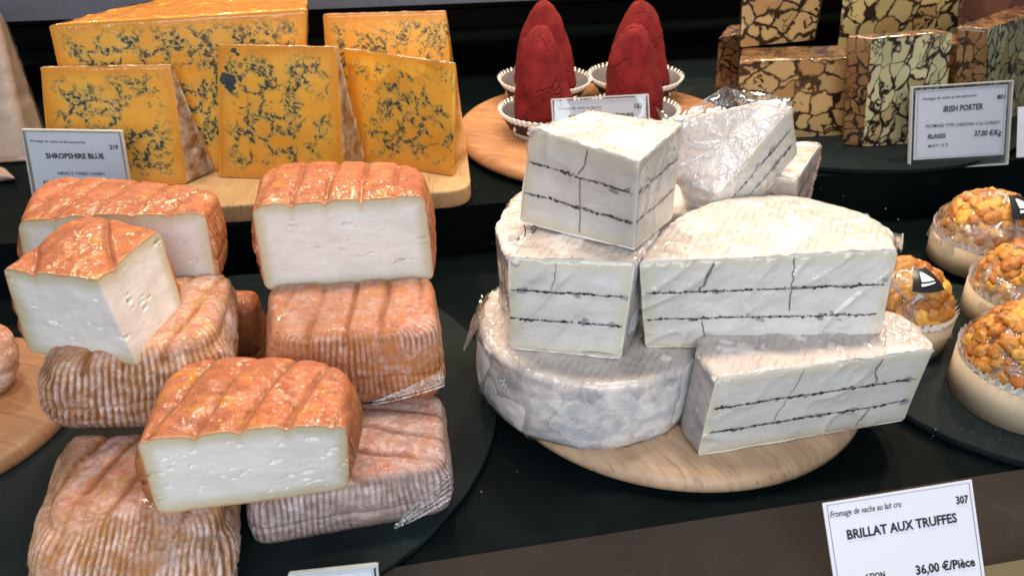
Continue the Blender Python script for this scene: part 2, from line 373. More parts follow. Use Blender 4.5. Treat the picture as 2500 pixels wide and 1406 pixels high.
M['paper_inner'] = simple('grey greaseproof paper', (.22, .22, .22), .5, .4, 120, .3, .2)
M['sticker'] = simple('black sticker', (.012, .014, .018), .3, .5)
M['sticker_white'] = simple('white sticker print', (.75, .76, .8), .4, .4)
M['steel'] = simple('staple steel', (.12, .12, .12), .3, .8)
M['cream'] = simple('fresh cream cheese', (.74, .66, .55), .5, .3, 90, .4, .06)
def red_cone():
    m, nt, b = new_mat('paprika red crust'); nb = NB(nt)
    c = nb.mix(nb.ramp(nb.noise(40, 5, .65), [(.3, 0), (.7, 1)]), (.13, .008, .010), (.30, .024, .024))
    c = nb.mix(nb.ramp(nb.noise(200, 4, .7), [(.62, 0), (.72, 1)]), c, (.10, .006, .008))
    nb.l(c, b.inputs['Base Color']); b.inputs['Roughness'].default_value = .85; b.inputs['Specular IOR Level'].default_value = .2
    vo = nb.n('ShaderNodeTexVoronoi', feature='DISTANCE_TO_EDGE'); vo.inputs['Scale'].default_value = 16
    w = nb.n('ShaderNodeTexNoise'); w.inputs['Scale'].default_value = 30; nb.l(nb.co, w.inputs['Vector'])
    vm = nb.n('ShaderNodeVectorMath', operation='MULTIPLY_ADD'); nb.l(w.outputs['Color'], vm.inputs[0]); vm.inputs[1].default_value = (.05,) * 3; nb.l(nb.co, vm.inputs[2]); nb.l(vm.outputs[0], vo.inputs['Vector'])
    cr = nb.math('MULTIPLY', nb.ramp(vo.outputs['Distance'], [(.0, 1), (.035, 0)]), nb.ramp(nb.noise(18, 2), [(.5, 0), (.56, 1)]))
    nb.l(nb.bump(nb.math('SUBTRACT', nb.math('MULTIPLY', nb.noise(330, 6, .8), .8), cr), 1.0, .003), b.inputs['Normal'])
    return m
M['red'] = red_cone()
def raisin_mat(name, a, bcol):
    m, nt, b = new_mat(name); nb = NB(nt)
    oi = nb.n('ShaderNodeObjectInfo')
    nb.l(nb.mix(nb.ramp(oi.outputs['Random'], [(.0, 0), (.3, .1), (1, 1)]), a, bcol), b.inputs['Base Color'])
    b.inputs['Roughness'].default_value = .28; b.inputs['Subsurface Weight'].default_value = .5
    b.inputs['Subsurface Radius'].default_value = (1, .5, .12); b.inputs['Subsurface Scale'].default_value = .006
    b.inputs['Coat Weight'].default_value = .5; b.inputs['Coat Roughness'].default_value = .1
    nb.l(nb.bump(nb.noise(240, 4, .7), .9, .002), b.inputs['Normal'])
    b.inputs['Coat Weight'].default_value = .2
    return m
M['raisin'] = raisin_mat('golden raisin', (.38, .12, .012), (.72, .42, .07))

# ------------------------------------------------------------------ generic solid between a top and a bottom outline
class Solid: pass
def build_solid(top, bot, rc, cut=(), rt=.004, rb=.003, ds=.002, bulge=0., dome=0., disp=None, cap_rings=None, side_round=True):
    """top, bot: lists of matching 3D corners (counter clockwise from above, first edge 0->1);
    rc: corner radius per corner; cut: indices of edges that are cut faces."""
    top = [np.array(p, float) for p in top]; bot = [np.array(p, float) for p in bot]; n = len(top)
    if not hasattr(rc, '__len__'): rc = [rc] * n
    def ctrl(P, fr):
        out = []
        for i in range(n):
            a, b = P[i - 1], P[(i + 1) % n]; out.append((P[i] + (a - P[i]) * fr[i][0], P[i], P[i] + (b - P[i]) * fr[i][1]))
        return out
    fr = []
    for i in range(n):
        lp = np.linalg.norm(top[i] - top[i - 1]); ln = np.linalg.norm(top[i] - top[(i + 1) % n])
        fr.append((min(.5, rc[i] / lp), min(.5, rc[i] / ln)))
    ct, cb = ctrl(top, fr), ctrl(bot, fr)
    T, B, E, A = [], [], [], []
    for i in range(n):
        j = (i + 1) % n
        if rc[i] > 1e-6:
            m = max(3, int((np.linalg.norm(ct[i][0] - ct[i][1]) + np.linalg.norm(ct[i][2] - ct[i][1])) / ds))
            for k in range(m):
                t = k / m; q = lambda c: c[0] * (1 - t) ** 2 + 2 * t * (1 - t) * c[1] + t * t * c[2]
                T.append(q(ct[i])); B.append(q(cb[i])); E.append(i - .5); A.append(0)
        L = np.linalg.norm(ct[j][0] - ct[i][2]); m = max(2, int(L / ds))
        if L < 1e-5: continue
        for k in range(m):
            t = k / m; T.append(ct[i][2] * (1 - t) + ct[j][0] * t); B.append(cb[i][2] * (1 - t) + cb[j][0] * t); E.append(i); A.append(t)
    T = np.array(T); B = np.array(B); E = np.array(E); A = np.array(A); N = len(T)
    seg = np.linalg.norm(np.roll(T, -1, 0) - T, axis=1); S = np.concatenate([[0], np.cumsum(seg)[:-1]])
    iscut = np.array([e in cut for e in E])
    segcut = iscut  # segment i -> i+1
    Tc, Bc = T.mean(0), B.mean(0)
    up = T - B; hgt = np.linalg.norm(up, axis=1); up /= hgt[:, None]
    edge_side = np.full(N, 9.0)
    for e in cut:
        idx = np.where(E == e)[0]
        if not len(idx): continue
        j = (e + 1) % n; Lc = np.linalg.norm(ct[j][0] - ct[e][2])
        prevcut = ((e - 1) % n) in cut; nextcut = ((e + 1) % n) in cut
        d0 = A[idx] * Lc if not prevcut else np.full(len(idx), 9.); d1 = (1 - A[idx]) * Lc if not nextcut else np.full(len(idx), 9.)
        edge_side[idx] = np.minimum(d0, d1)
    tang = np.roll(T, -1, 0) - np.roll(T, 1, 0); inT = -np.cross(tang, up); inT /= np.linalg.norm(inT, axis=1)[:, None]
    cutmask = (iscut | np.roll(iscut, 1))
    # shoulder profile: drop of the surface as a function of the distance to the nearest rind side
    upc = up.mean(0); upc /= np.linalg.norm(upc)
    def shoulder(P, ring, R):
        ax = inT[0] - (inT[0] @ upc) * upc; ax /= np.linalg.norm(ax); ay = np.cross(upc, ax)
        q = np.c_[P.reshape(-1, 3) @ ax, P.reshape(-1, 3) @ ay]; g = np.c_[ring @ ax, ring @ ay]
        a = g[~iscut]; b = np.roll(g, -1, 0)[~iscut]
        if not len(a): return np.zeros(P.shape[:-1])
        st = max(1, len(a) // 160)
        if st > 1: a2 = a[::st]; b2 = np.roll(a, -st, 0)[::st]; ok = np.linalg.norm(b2 - a2, axis=1) < st * ds * 2.5; b2[~ok] = b[::st][~ok]; a2 = np.concatenate([a2, a[-st:]]); b2 = np.concatenate([b2, b[-st:]]); a, b = a2, b2
        ab = b - a; l2 = np.maximum((ab ** 2).sum(1), 1e-12); dmin = np.full(len(q), 9.0)
        for k in range(0, len(q), 20000):
            qq = q[k:k + 20000, None] - a[None]; tt = np.clip((qq * ab[None]).sum(2) / l2, 0, 1)
            dmin[k:k + 20000] = np.linalg.norm(qq - tt[..., None] * ab[None], axis=2).min(1)
        x = np.clip(1 - dmin / R, 0, 1); return (R * (1 - np.sqrt(np.maximum(0, 1 - x * x)))).reshape(P.shape[:-1])
    rt_eff = min(rt, hgt.mean() * .45); rb_eff = min(rb, hgt.mean() * .45)
    def cap(ring, cen, R, sgn, fn):
        rad = np.linalg.norm(ring - cen, axis=1).mean(); kf = R * 1.6 / rad
        ks = list(kf * (1 - np.cos(np.linspace(0, math.pi / 2, 9)))) ; capn = cap_rings or max(6, int(rad / ds)); ks += list(np.linspace(kf, 1, capn)[1:])
        ks = np.clip(np.array(ks), 0, .985); P = ring[None] + (cen - ring)[None] * ks[:, None, None]
        nn = int((ks < min(.9, 4.5 * R / max(1e-6, np.linalg.norm(ring - cen, axis=1).min()))).sum()); drop = np.zeros(P.shape[:2]); drop[:nn] = shoulder(P[:nn], ring, R)
        rel = np.zeros(P.shape[:2])
        if sgn < 0:
            P = P + upc * (dome * (1 - (1 - ks) ** 2))[:, None, None]
            if fn: dd, rel = fn(P); drop = drop - dd
        elif fn: dd, _ = fn(P); drop = drop - dd * .5
        return P + upc * (sgn * drop)[..., None], rel
    topfn = getattr(disp, 'top', None)
    CT, relT = cap(T, Tc, rt_eff, -1, topfn); CB, _ = cap(B, Bc, rb_eff, 1, getattr(disp, 'bot', None))
    rows, kind, hrow = list(CB[::-3][:-1]), [], []
    kind = [0] * len(rows); hrow = [0] * len(rows)
    nh = max(4, int(hgt.mean() / ds)); side0 = len(rows); B1, T1 = CB[0], CT[0]
    for t in np.linspace(0, 1, nh + 1):
        Pq = B1 * (1 - t) + T1 * t; b = bulge * math.sin(math.pi * t) ** .8 if 0 < t < 1 else 0
        rows.append(Pq - inT * (np.where(cutmask, 0, b))[:, None]); kind.append(2); hrow.append(t)
    side1 = len(rows) - 1
    ncap = len(CT)
    for k in range(1, ncap): rows.append(CT[k]); kind.append(3 if k < 8 else 4); hrow.append(1)
    P = np.array(rows); kind = np.array(kind); hrow = np.array(hrow)
    # normals
    def normals(P):
        a = np.roll(P, -1, 1) - np.roll(P, 1, 1); b = np.empty_like(P); b[1:-1] = P[2:] - P[:-2]; b[0] = P[1] - P[0]; b[-1] = P[-1] - P[-2]
        nn = np.cross(a, b); l = np.linalg.norm(nn, axis=2)[..., None]; return nn / np.maximum(l, 1e-12)
    Nn = normals(P)
    sideflag = np.zeros(P.shape[:2]); sideflag[side0:side1 + 1] = 1
    for r in range(len(kind)):
        if kind[r] == 3: sideflag[r] = max(0, 1 - (r - side1) / 7)
        if kind[r] == 0: sideflag[r] = 1
    cutv = np.zeros(P.shape[:2], bool); cutv[side0:side1 + 1] = cutmask[None]
    rel = np.zeros(P.shape[:2])
    s = Solid(); s.P0 = P.copy()
    if disp:
        d, rel = disp(P, Nn, np.broadcast_to(S[None], P.shape[:2]), np.broadcast_to(hrow[:, None], P.shape[:2]), kind, cutv, sideflag)
        # keep the poles flat
        d = np.array(d); d[-1] = d[-1].mean(); d[0] = d[0].mean()
        dn = Nn.copy()
        P = P + dn * d[..., None]
    hm = hgt.mean()
    edge = np.minimum(np.minimum(hrow[:, None] * hm, (1 - hrow[:, None]) * hm), edge_side[None]) * np.ones(P.shape[:2])
    e2 = edge.copy()
    for e in cut:   # corner columns shared with rind
        pass
    col = ~iscut & np.roll(iscut, 1)
    for k in np.where(col)[0]:
        if E[k] not in cut: e2[:, k] = 0
    s.P, s.N, s.kind, s.hrow, s.S, s.E, s.A, s.iscut, s.side0, s.side1 = P, Nn, kind, hrow, S, E, A, iscut, side0, side1
    rel = np.array(rel, float); rel[side1 + 1:] += relT[1:]
    s.sideflag, s.rel, s.edge, s.hm = sideflag, rel, e2, hm
    s.topflag = np.zeros(P.shape[:2]); s.topflag[kind >= 3] = 1
    s.rim = np.zeros(P.shape[:2]); 
    near = np.convolve(np.concatenate([cutmask] * 3).astype(float), np.ones(3) / 3, 'same')[N:2 * N]
    s.rim[side1 + 1:side1 + 3] = near[None]
    s.n = N; s.Tc, s.Bc = Tc, Bc
    return s
def solid_faces(s):
    R, N = s.P.shape[:2]; fr, fc = [], []
    for r in range(R - 1):
        isd = s.side0 <= r < s.side1
        for i in range(N):
            j = (i + 1) % N; f = (r * N + i, r * N + j, (r + 1) * N + j, (r + 1) * N + i)
            (fc if (isd and s.iscut[i]) else fr).append(f)
    fr.append(tuple(range((R - 1) * N, R * N))); fr.append(tuple(reversed(range(N))))
    return fr, fc
def compact(V, faces, attrs):
    used = sorted({i for f in faces for i in f}); mp = {u: k for k, u in enumerate(used)}
    return V[used], [tuple(mp[i] for i in f) for f in faces], {k: a[used] for k, a in attrs.items()}
def emit(s, parent, rind, paste, rind_name='rind', paste_name='paste'):
    V = s.P.reshape(-1, 3); at = dict(side=s.sideflag.ravel(), rel=np.asarray(s.rel).ravel(), edge=s.edge.ravel(), top=s.topflag.ravel(), rim=s.rim.ravel())
    fr, fc = solid_faces(s)
    v, f, a = compact(V, fr, at); mesh_obj(rind_name, v, f, rind, parent, attrs=a)
    if fc:
        v, f, a = compact(V, fc, at); mesh_obj(paste_name, v, f, paste, parent, attrs=a)
def face_pt(s, e, a, h):
    """point and outward normal on cut edge e at fraction a along it and height fraction h"""
    idx = np.where(s.E == e)[0]; x = idx[0] + a * (len(idx) - 1); r = s.side0 + h * (s.side1 - s.side0)
    i0, r0 = int(x), int(r); i1, r1 = min(i0 + 1, idx[-1]), min(r0 + 1, s.side1); fx, fr = x - i0, r - r0
    q = lambda Z: (Z[r0, i0] * (1 - fx) + Z[r0, i1] * fx) * (1 - fr) + (Z[r1, i0] * (1 - fx) + Z[r1, i1] * fx) * fr
    nn = q(s.N); return q(s.P), nn / np.linalg.norm(nn)
def edge_len(s, e):
    idx = np.where(s.E == e)[0]; r = (s.side0 + s.side1) // 2
    return np.linalg.norm(s.P[r, idx[-1]] - s.P[r, idx[0]])
def ribbon(s, e, path, width, name, mat, parent, jag=.6, gaps=0., blobs=0, rnd=random, lift=.0004, step=.0016):
    L = edge_len(s, e); Hh = s.hm; V, Fc = [], []
    pts = []
    for (a0, h0), (a1, h1) in zip(path[:-1], path[1:]):
        d = math.hypot((a1 - a0) * L, (h1 - h0) * Hh); m = max(2, int(d / step))
        for k in range(m): pts.append((a0 + (a1 - a0) * k / m, h0 + (h1 - h0) * k / m, (a1 - a0) * L / d, (h1 - h0) * Hh / d))
    pts.append((*path[-1], *pts[-1][2:])); off = 0
    prev = False; wmul = 1
    for k, (a, h, dx, dy) in enumerate(pts):
        wmul = .5 * wmul + .5 * (1 + rnd.uniform(-jag, jag)); w = width * max(.1, wmul) * (1 if 0 < k < len(pts) - 1 else .2)
        off = .7 * off + rnd.uniform(-1, 1) * width * .22 * jag
        g = rnd.random() < gaps
        for sg in (-1, 1):
            aa = a + (-dy * (sg * w / 2 + off)) / L; hh = h + (dx * (sg * w / 2 + off)) / Hh
            p, nn = face_pt(s, e, min(max(aa, .001), .999), min(max(hh, .001), .999)); V.append(p + nn * lift)
        if prev and not g: n0 = len(V) - 4; Fc.append((n0, n0 + 2, n0 + 3, n0 + 1))
        prev = True
    for _ in range(blobs):
        a, h, dx, dy = rnd.choice(pts); r = width * rnd.choice([.4, .5, .7, .9, 1.5, 2.1]); oo = rnd.gauss(0, width * .8); m = 7; n0 = len(V)
        for q in range(m):
            t = 2 * math.pi * q / m; rr = r * rnd.uniform(.4, 1.3)
            aa = a + (rr * math.cos(t) * 1.3 - dy * oo) / L; hh = h + (rr * math.sin(t) + dx * oo) / Hh
            p, nn = face_pt(s, e, min(max(aa, .001), .999), min(max(hh, .001), .999)); V.append(p + nn * (lift * 1.3))
        Fc.append(tuple(range(n0, n0 + m)))
    return mesh_obj(name, V, Fc, mat, parent, smooth=False)

# corners from picture: front corners known top and bottom, hidden bottoms follow the known ones
def corners(top_px, z1, bot_px, z0):
    if not hasattr(z0, '__len__'): z0 = [z0] * len(bot_px)
    B = [None if p is None else G(*p, z) for p, z in zip(bot_px, z0)]
    if z1 is None:
        zs = [Zof(t[1], b[1]) for t, b in zip(top_px, B) if b is not None]; z1 = sum(zs) / len(zs)
    if not hasattr(z1, '__len__'): z1 = [z1] * len(top_px)
    T = [G(*p, z) for p, z in zip(top_px, z1)]
    known = [(t, b) for t, b in zip(T, B) if b is not None]
    d = sum((b - t) for t, b in known) / len(known)
    zb = sum(b[2] for _, b in known) / len(known)
    B = [b if b is not None else np.array([t[0] + d[0], t[1] + d[1], zb]) for t, b in zip(T, B)]
    return T, B

# ------------------------------------------------------------------ displacement recipes
class Disp:
    def __init__(s, fn, top=None, bot=None): s.fn, s.top, s.bot = fn, top, bot
    def __call__(s, *a): return s.fn(*a)
def rind_disp(seed, rib=.0008, rib_p=.0046, groove_dir=None, groove_p=.024, groove_d=.0022, lump=.002, pits=0, cut_lump=.0004, groove_off=0., groove_w=.0026):
    rs = random.Random(seed)
    def fine(P): return noise(P, 22, seed) * lump + noise(P, 70, seed + 3) * lump * .35 + noise(P, 180, seed + 5) * lump * .2
    def top(P):
        d = fine(P); rel = np.zeros(P.shape[:-1])
        if groove_dir is not None:
            g = np.array([math.cos(groove_dir), math.sin(groove_dir), 0]); x = (P @ g) + groove_off + noise(P, 30, seed + 11) * .003
            m = (x / groove_p) % 1.0; dd = np.minimum(m, 1 - m) * groove_p
            gr = np.exp(-(dd / groove_w) ** 2) * np.clip(noise(P, 18, seed + 13) + .8, .25, 1); pil = -((m - .5) ** 2) * .004
            d = d - gr * groove_d + pil; rel = -gr * .9
        return d, rel
    def f(P, Nn, S, h, kind, cutv, side):
        sd = side * (kind[:, None] == 2); ends = np.clip(np.minimum(h, 1 - h) * 8, 0, 1)
        ph = S / rib_p * 2 * math.pi + noise(P, 34, seed + 7) * 3.2
        ribm = np.clip(noise(P, 25, seed + 9) * 1.8 + .85, 0, 1) * side
        relief = (np.sin(ph) * (.9 + .1 * np.sin(P[..., 2] / .0048 * 2 * math.pi + noise(P, 50, seed + 15) * 3)) + noise(P, 110, seed + 16) * .6) * ribm
        d = (fine(P) + relief * rib - .0018 * np.exp(-((h - .40) / .05) ** 2)) * ends * sd
        cd = (noise(P, 30, seed + 2) * cut_lump * 1.6 + noise(P, 120, seed + 4) * cut_lump * .5) * ends
        d = np.where(cutv, cd, d)
        if pits:
            r, c = np.where(cutv & (h > .1) & (h < .92)); pts = P[r, c]
            last = pts[0]
            for _ in range(pits):
                k = rs.randrange(len(pts)); ctr = pts[k]
                if rs.random() < .4: ctr = pts[np.argmin(((pts - (last + np.array([rs.gauss(0, .006), 0, rs.gauss(0, .003)]))) ** 2).sum(1))]
                last = ctr; q = P - ctr
                sz = rs.choice([.0005, .0005, .0006, .0008, .0012]); el = rs.uniform(1.4, 3.6)
                qq = (q[..., 0] ** 2 + q[..., 1] ** 2) / (el * el) + (q[..., 2] - q[..., 0] * rs.uniform(-.3, .4)) ** 2
                qq = qq * (1 + .8 * noise(P, 400, seed + 20)); near = np.exp(-np.clip(qq / sz ** 2, 0, 9) ** 1.5); d = d - np.where(cutv, near * (.0022 + sz * 1.8), 0)
        return d, relief
    return Disp(f, top, lambda P: (fine(P), 0))
def brie_disp(seed, lump=.0020, ruff=.0016):
    def f(P, Nn, S, h, kind, cutv, side):
        d = noise(P, 25, seed) * lump + noise(P, 80, seed + 2) * lump * .4
        rim = np.exp(-((np.arange(P.shape[0]) - np.argmax(kind >= 3)) / 2.5) ** 2)[:, None]
        d = d + rim * (noise(P, 160, seed + 4) * ruff + noise(P, 60, seed + 6) * ruff + ruff * .6)
        d = np.where(cutv, noise(P, 35, seed + 8) * .0008, d)
        return d, np.zeros(P.shape[:2])
    return f
def film_disp(seed, base=.0018, amp=.0045, sc=26, vert=False):
    rs = np.random.RandomState(seed); ax = rs.normal(size=3); ax[2] *= .6; ax /= np.linalg.norm(ax)
    if vert: ax = np.array([.15, .1, 1.0]); ax /= np.linalg.norm(ax)
    def f(P, Nn, S, h, kind, cutv, side):
        along = (P @ ax)[..., None] * ax; Q = (P - along) + along * .22
        a = 1 - np.abs(noise(Q, sc, seed)) * 2.0; b = 1 - np.abs(noise(Q, sc * 2.1, seed + 3)) * 2.0
        mask = np.clip(noise(P, 14, seed + 5) * 1.6 + .45, 0, 1)
        d = base + mask * (amp * np.clip(a, 0, 1) ** 9 + amp * .4 * np.clip(b, 0, 1) ** 9)
        return d * np.where(kind[:, None] == 0, .2, 1), np.zeros(P.shape[:2])
    return f
def wrap(T, B, rc, parent, seed, mat='film', ds=.0035, base=.0018, amp=.0045, rt=.005, sc=26, vert=False):
    s = build_solid(T, B, rc, (), rt, .003, ds, disp=film_disp(seed, base, amp, sc, vert), side_round=False)
    V = s.P.reshape(-1, 3); fr, _ = solid_faces(s)
    return mesh_obj('plastic_wrap', V, fr, M[mat], parent)
def shards(parent, pts3, name='wrap_fold', mat='film_crisp', seed=0):
    """small crumpled tails of film: pts3 = list of polylines (rows) forming a strip"""
    rnd = random.Random(seed); rows = [np.array(r, float) for r in pts3]; n = 9; V = []
    for r in rows:
        t = np.linspace(0, 1, n); k = t * (len(r) - 1); i = np.minimum(k.astype(int), len(r) - 2); f = (k - i)[:, None]
        p = r[i] * (1 - f) + r[i + 1] * f; V.append(p + np.array([[rnd.uniform(-1, 1) * .0008 for _ in range(3)] for _ in range(n)]))
    m = 5; W = []
    for a, b in zip(V[:-1], V[1:]):
        for k in range(m): W.append(a + (b - a) * k / m + np.array([[rnd.uniform(-1, 1) * .0006 for _ in range(3)] for _ in range(n)]))
    W.append(V[-1]); R = len(W); W = np.concatenate(W)
    Fc = [(r * n + i, r * n + i + 1, (r + 1) * n + i + 1, (r + 1) * n + i) for r in range(R - 1) for i in range(n - 1)]
    return mesh_obj(name, W, Fc, M[mat], parent, smooth=False)

def stroke(name, pts, w, parent, mat):
    V, Fc = [], []
    for k, p in enumerate(pts):
        d = (pts[min(k + 1, len(pts) - 1)] - pts[max(k - 1, 0)]); d /= np.linalg.norm(d); sd = np.cross(d, p - O); sd /= np.linalg.norm(sd); sd *= w / 2
        V += [p - sd, p + sd]
        if k: n0 = len(V) - 4; Fc.append((n0, n0 + 1, n0 + 3, n0 + 2))
    mesh_obj(name, V, Fc, mat, parent, smooth=False)
# ================================================================== SETTING
AX = np.array([math.cos(math.radians(10)), math.sin(math.radians(10)), 0]); AY = np.array([-AX[1], AX[0], 0])
def slab_struct(name, p0, lx, ly, z0, z1, mat):
    v, f = box_verts(np.array([p0[0], p0[1], z0]), AX * lx, AY * ly, np.array([0, 0, z1 - z0]))
    o = mesh_obj(name, v, f, mat, smooth=False); return tag(o, kind='structure')
E0 = G(1180, 1355, 0); E1 = G(2390, 1166, 0); dirE = (E1 - E0) / np.linalg.norm(E1 - E0)
AX = dirE; AY = np.array([-AX[1], AX[0], 0])
base = E0 - AX * 1.4
slab_struct('counter', base, 3.6, 2.2, -.04, 0, M['counter'])
slab_struct('window_reflection', base - AY * .30, 3.6, .299, -.05, .0035, M['reflection'])  # added solid strip standing in for a reflection in the window glass
slab_struct('floor', base - AY * 3.2 - AX * 1, 6, 6.5, -.6, -.5, M['wall'])
TIER = .07
st = G(530, 549, TIER); off = (st - base) @ AY - .004
slab_struct('raised_tier', base + AY * off, 3.6, 1.6, .0005, TIER, M['counter'])
# back wall of horizontal slats with a shelf above
bw = base + AY * 1.42
wall = thing('back_wall', bw + AX * 1.4, 'black wall of horizontal slats behind the cheeses', 'wall')
for k in range(8):
    z0 = TIER + .002 + k * .045
    v, f = box_verts(np.array([*(bw)[:2], z0]), AX * 3.6, AY * .02, np.array([0, 0, .041])); mesh_obj('slat', v, f, M['wall'], wall, smooth=False)
v, f = box_verts(np.array([*(bw + AY * .021)[:2], TIER]), AX * 3.6, AY * .02, np.array([0, 0, .36])); mesh_obj('panel', v, f, M['wall'], wall, smooth=False)
sh = AT(1000, 14, 1.40); sb = np.array([*(base + AY * ((sh - base) @ AY))[:2], 0])
v, f = box_verts(np.array([sb[0], sb[1], sh[2]]), AX * 3.6, AY * .35, np.array([0, 0, .07]))
o = mesh_obj('back_shelf', v, f, M['shelf_metal'], None, smooth=False, loc=sb + AX * 1.4); tag(o, 'dark blue grey shelf edge running across the back above the orange cheeses', 'shelf')
ol = G(2440, 1396, .004); v, f = box_verts(ol - AX * .06 - AY * .05, AX * .3, AY * .049, (0, 0, .012))
tag(mesh_obj('olive_rail', v, f, M['olive'], None, smooth=False, loc=ol), 'olive coloured rail end in the lower right corner below the price card', 'rail')

def disc_thing(name, centre, r, z0, z1, mat, label, cat, edge_r=.004, n=160, seed=0, rough=.0, group=None, r_bot=None):
    rb = r_bot or r; prof = [(.001, z0), (rb - .004, z0), (rb, z0 + min(.004, (z1 - z0) * .3))]
    for p in np.linspace(0, 90, 6): 
        a = math.radians(p); prof.append((r - edge_r * (1 - math.cos(a)), z1 - edge_r * (1 - math.sin(a))))
    prof += [(r * .7, z1), (r * .4, z1), (.001, z1)]
    a = np.linspace(0, 2 * math.pi, n, endpoint=False); V, Fc = lathe(prof, n)
    if rough:
        V = V.copy(); ang = np.c_[np.cos(np.arctan2(V[:, 1], V[:, 0])), np.sin(np.arctan2(V[:, 1], V[:, 0])), V[:, 2] * 60]
        rr = 1 + (noise(ang, 9, seed) * rough + noise(ang, 30, seed) * rough * .6) / r; V[:, :2] *= rr[:, None]
    V = V + np.array([centre[0], centre[1], 0])
    o = mesh_obj(name, V, Fc, mat, None, loc=(centre[0], centre[1], z0)); return tag(o, label, cat, group)
SG = 'round slate plates'
disc_thing('slate_plate', (-.274, .597), .26, .001, .008, M['slate'], 'large round slate plate under the orange rind cheese stack', 'slate plate', .001, rough=.0012, seed=1, group=SG)
disc_thing('slate_plate', (.507, .668), .158, .001, .010, M['slate'], 'round slate plate under the golden raisin cheeses at the right', 'slate plate', .001, rough=.0012, seed=2, group=SG)
def fitc(pts, z):
    P = np.array([G(u, v, z)[:2] for u, v in pts]); A = np.c_[2 * P, np.ones(len(P))]; q = np.linalg.lstsq(A, (P ** 2).sum(1), rcond=None)[0]
    return q[:2], math.sqrt(q[2] + q[0] ** 2 + q[1] ** 2)
c3, r3 = fitc([(1850, 390), (1960, 405), (2150, 413), (2300, 412), (2480, 360)], TIER + .008)
disc_thing('slate_plate', c3, r3, TIER + .001, TIER + .009, M['slate'], 'round slate plate under the marbled brown and yellow cheeses', 'slate plate', .001, rough=.0012, seed=3, group=SG)
cb, rb_ = fitc([(1133, 300), (1200, 230), (1280, 437), (1180, 390), (1150, 350), (1700, 240)], TIER + .018)
disc_thing('wooden_board', cb, rb_, TIER + .001, TIER + .022, M['wood_red'], 'round reddish wooden board under the red cone cheeses', 'cutting board', .014, r_bot=rb_ - .012)
disc_thing('wooden_board', (.165, .677), .191, .001, .022, M['wood_light'], 'round pale wooden board under the white truffle cheeses', 'cutting board', .014, r_bot=.178)
cl, rl = fitc([(105, 940), (108, 1000), (62, 1150), (0, 1225), (60, 885)], .015)
disc_thing('wooden_board', G(-165, 1000, .02), .125, .001, .022, M['wood_shaded'], 'edge of a shaded wooden board at the far left of the frame', 'cutting board', .012, r_bot=.115)
# rectangular board
BT = TIER + .025
Tt = [G(250, 520, BT), G(1152, 462, BT), G(1138, 350, BT), G(230, 380, BT)]
rbT = thing('wooden_board', sum(Tt) / 4 * [1, 1, 0] + [0, 0, TIER + .001], 'pale rectangular wooden board with rounded corners under the orange blue veined cheeses', 'cutting board')
s = build_solid(Tt, [p * [1, 1, 0] + [0, 0, TIER + .001] for p in Tt], [.02, .035, .03, .02], (), .004, .002, .006)
V = s.P.reshape(-1, 3); fr, _ = solid_faces(s)
bpy.data.objects.remove(rbT)
tag(mesh_obj('wooden_board', V, fr, M['wood_pale'], None, loc=(Tt[0] + Tt[2]) / 2), 'pale rectangular wooden board with rounded corners under the orange blue veined cheeses', 'cutting board')

# ================================================================== WASHED RIND CHEESES
def rind_cheese(name, label, top_px, z1, bot_px, z0, rc, cut, mat, group, seed, rt=.012, rb=.008, ds=.0018, bulge=.004, dome=.002, paste='paste', cap_rings=None, **dk):
    T, B = corners(top_px, z1, bot_px, z0)
    t = thing(name, sum(B) / len(B), label, 'cheese', group)
    s = build_solid(T, B, rc, cut, rt, rb, ds, bulge, dome, rind_disp(seed, **dk), cap_rings)
    emit(s, t, M[mat], M[paste]); print(name, 'z0 %.3f z1 %.3f' % (B[0][2], T[0][2]))
    return t, s
GW = 'washed rind cheeses stacked on the slate'
# D lower left whole
tD, _s = rind_cheese('washed_rind_cheese', 'whole brown ribbed cheese with white patches at the bottom left corner of the stack', [(112, 1262), (548, 1262), (575, 1030), (160, 1040)], .074, [(70, 1560), (545, 1560), None, None], .009,
            [.02, .02, .02, .02], (), 'rind_brown', GW, 11, rt=.014, rb=.012, bulge=.008, groove_dir=math.radians(-12), groove_p=.026, rib=.0014, ds=.0013)
# H grey bottom
tH, _s = rind_cheese('washed_rind_cheese', 'grey mottled cheese lying at the bottom right of the orange stack', [(606, 1215), (1092, 1135), (1078, 950), (600, 1010)], None, [(618, 1345), (1104, 1255), None, None], .009,
            [.014, .014, .014, .014], (), 'rind_grey', GW, 21, rt=.008, rb=.007, bulge=.003, groove_dir=math.radians(82), groove_p=.027, rib=.0003, ds=.0014, groove_off=.006)
# C brown ribbed
rind_cheese('washed_rind_cheese', 'brown ribbed whole cheese directly under the cut quarter', [(98, 905), (530, 825), (572, 650), (150, 690)], None, [(112, 1062), (560, 1045), None, None], .076,
            [.022, .03, .02, .02], (), 'rind_brown', GW, 31, rt=.012, rb=.01, bulge=.005, groove_dir=math.radians(-6), groove_p=.026, rib=.0015, ds=.0013)
# G under F
tG, _s = rind_cheese('washed_rind_cheese', 'orange whole cheese with pleated side under the upright half', [(660, 828), (1074, 800), (1056, 668), (650, 690)], None, [(672, 1015), (1086, 975), None, None], .062,
            [.018, .018, .015, .015], (), 'rind_pink', GW, 41, rt=.010, rb=.009, bulge=.004, groove_dir=math.radians(2), groove_p=.028, rib=.0005, ds=.0014, groove_off=.004)
# piece behind C
rind_cheese('washed_rind_cheese', 'small orange cheese end half hidden behind the brown ribbed cheese', [(520, 752), (618, 752), (640, 700), (540, 700)], .10, [(530, 950), (628, 940), None, None], .009,
            [.015, .015, .012, .012], (), 'rind_orange', GW, 51, rt=.012, rb=.008, ds=.003)
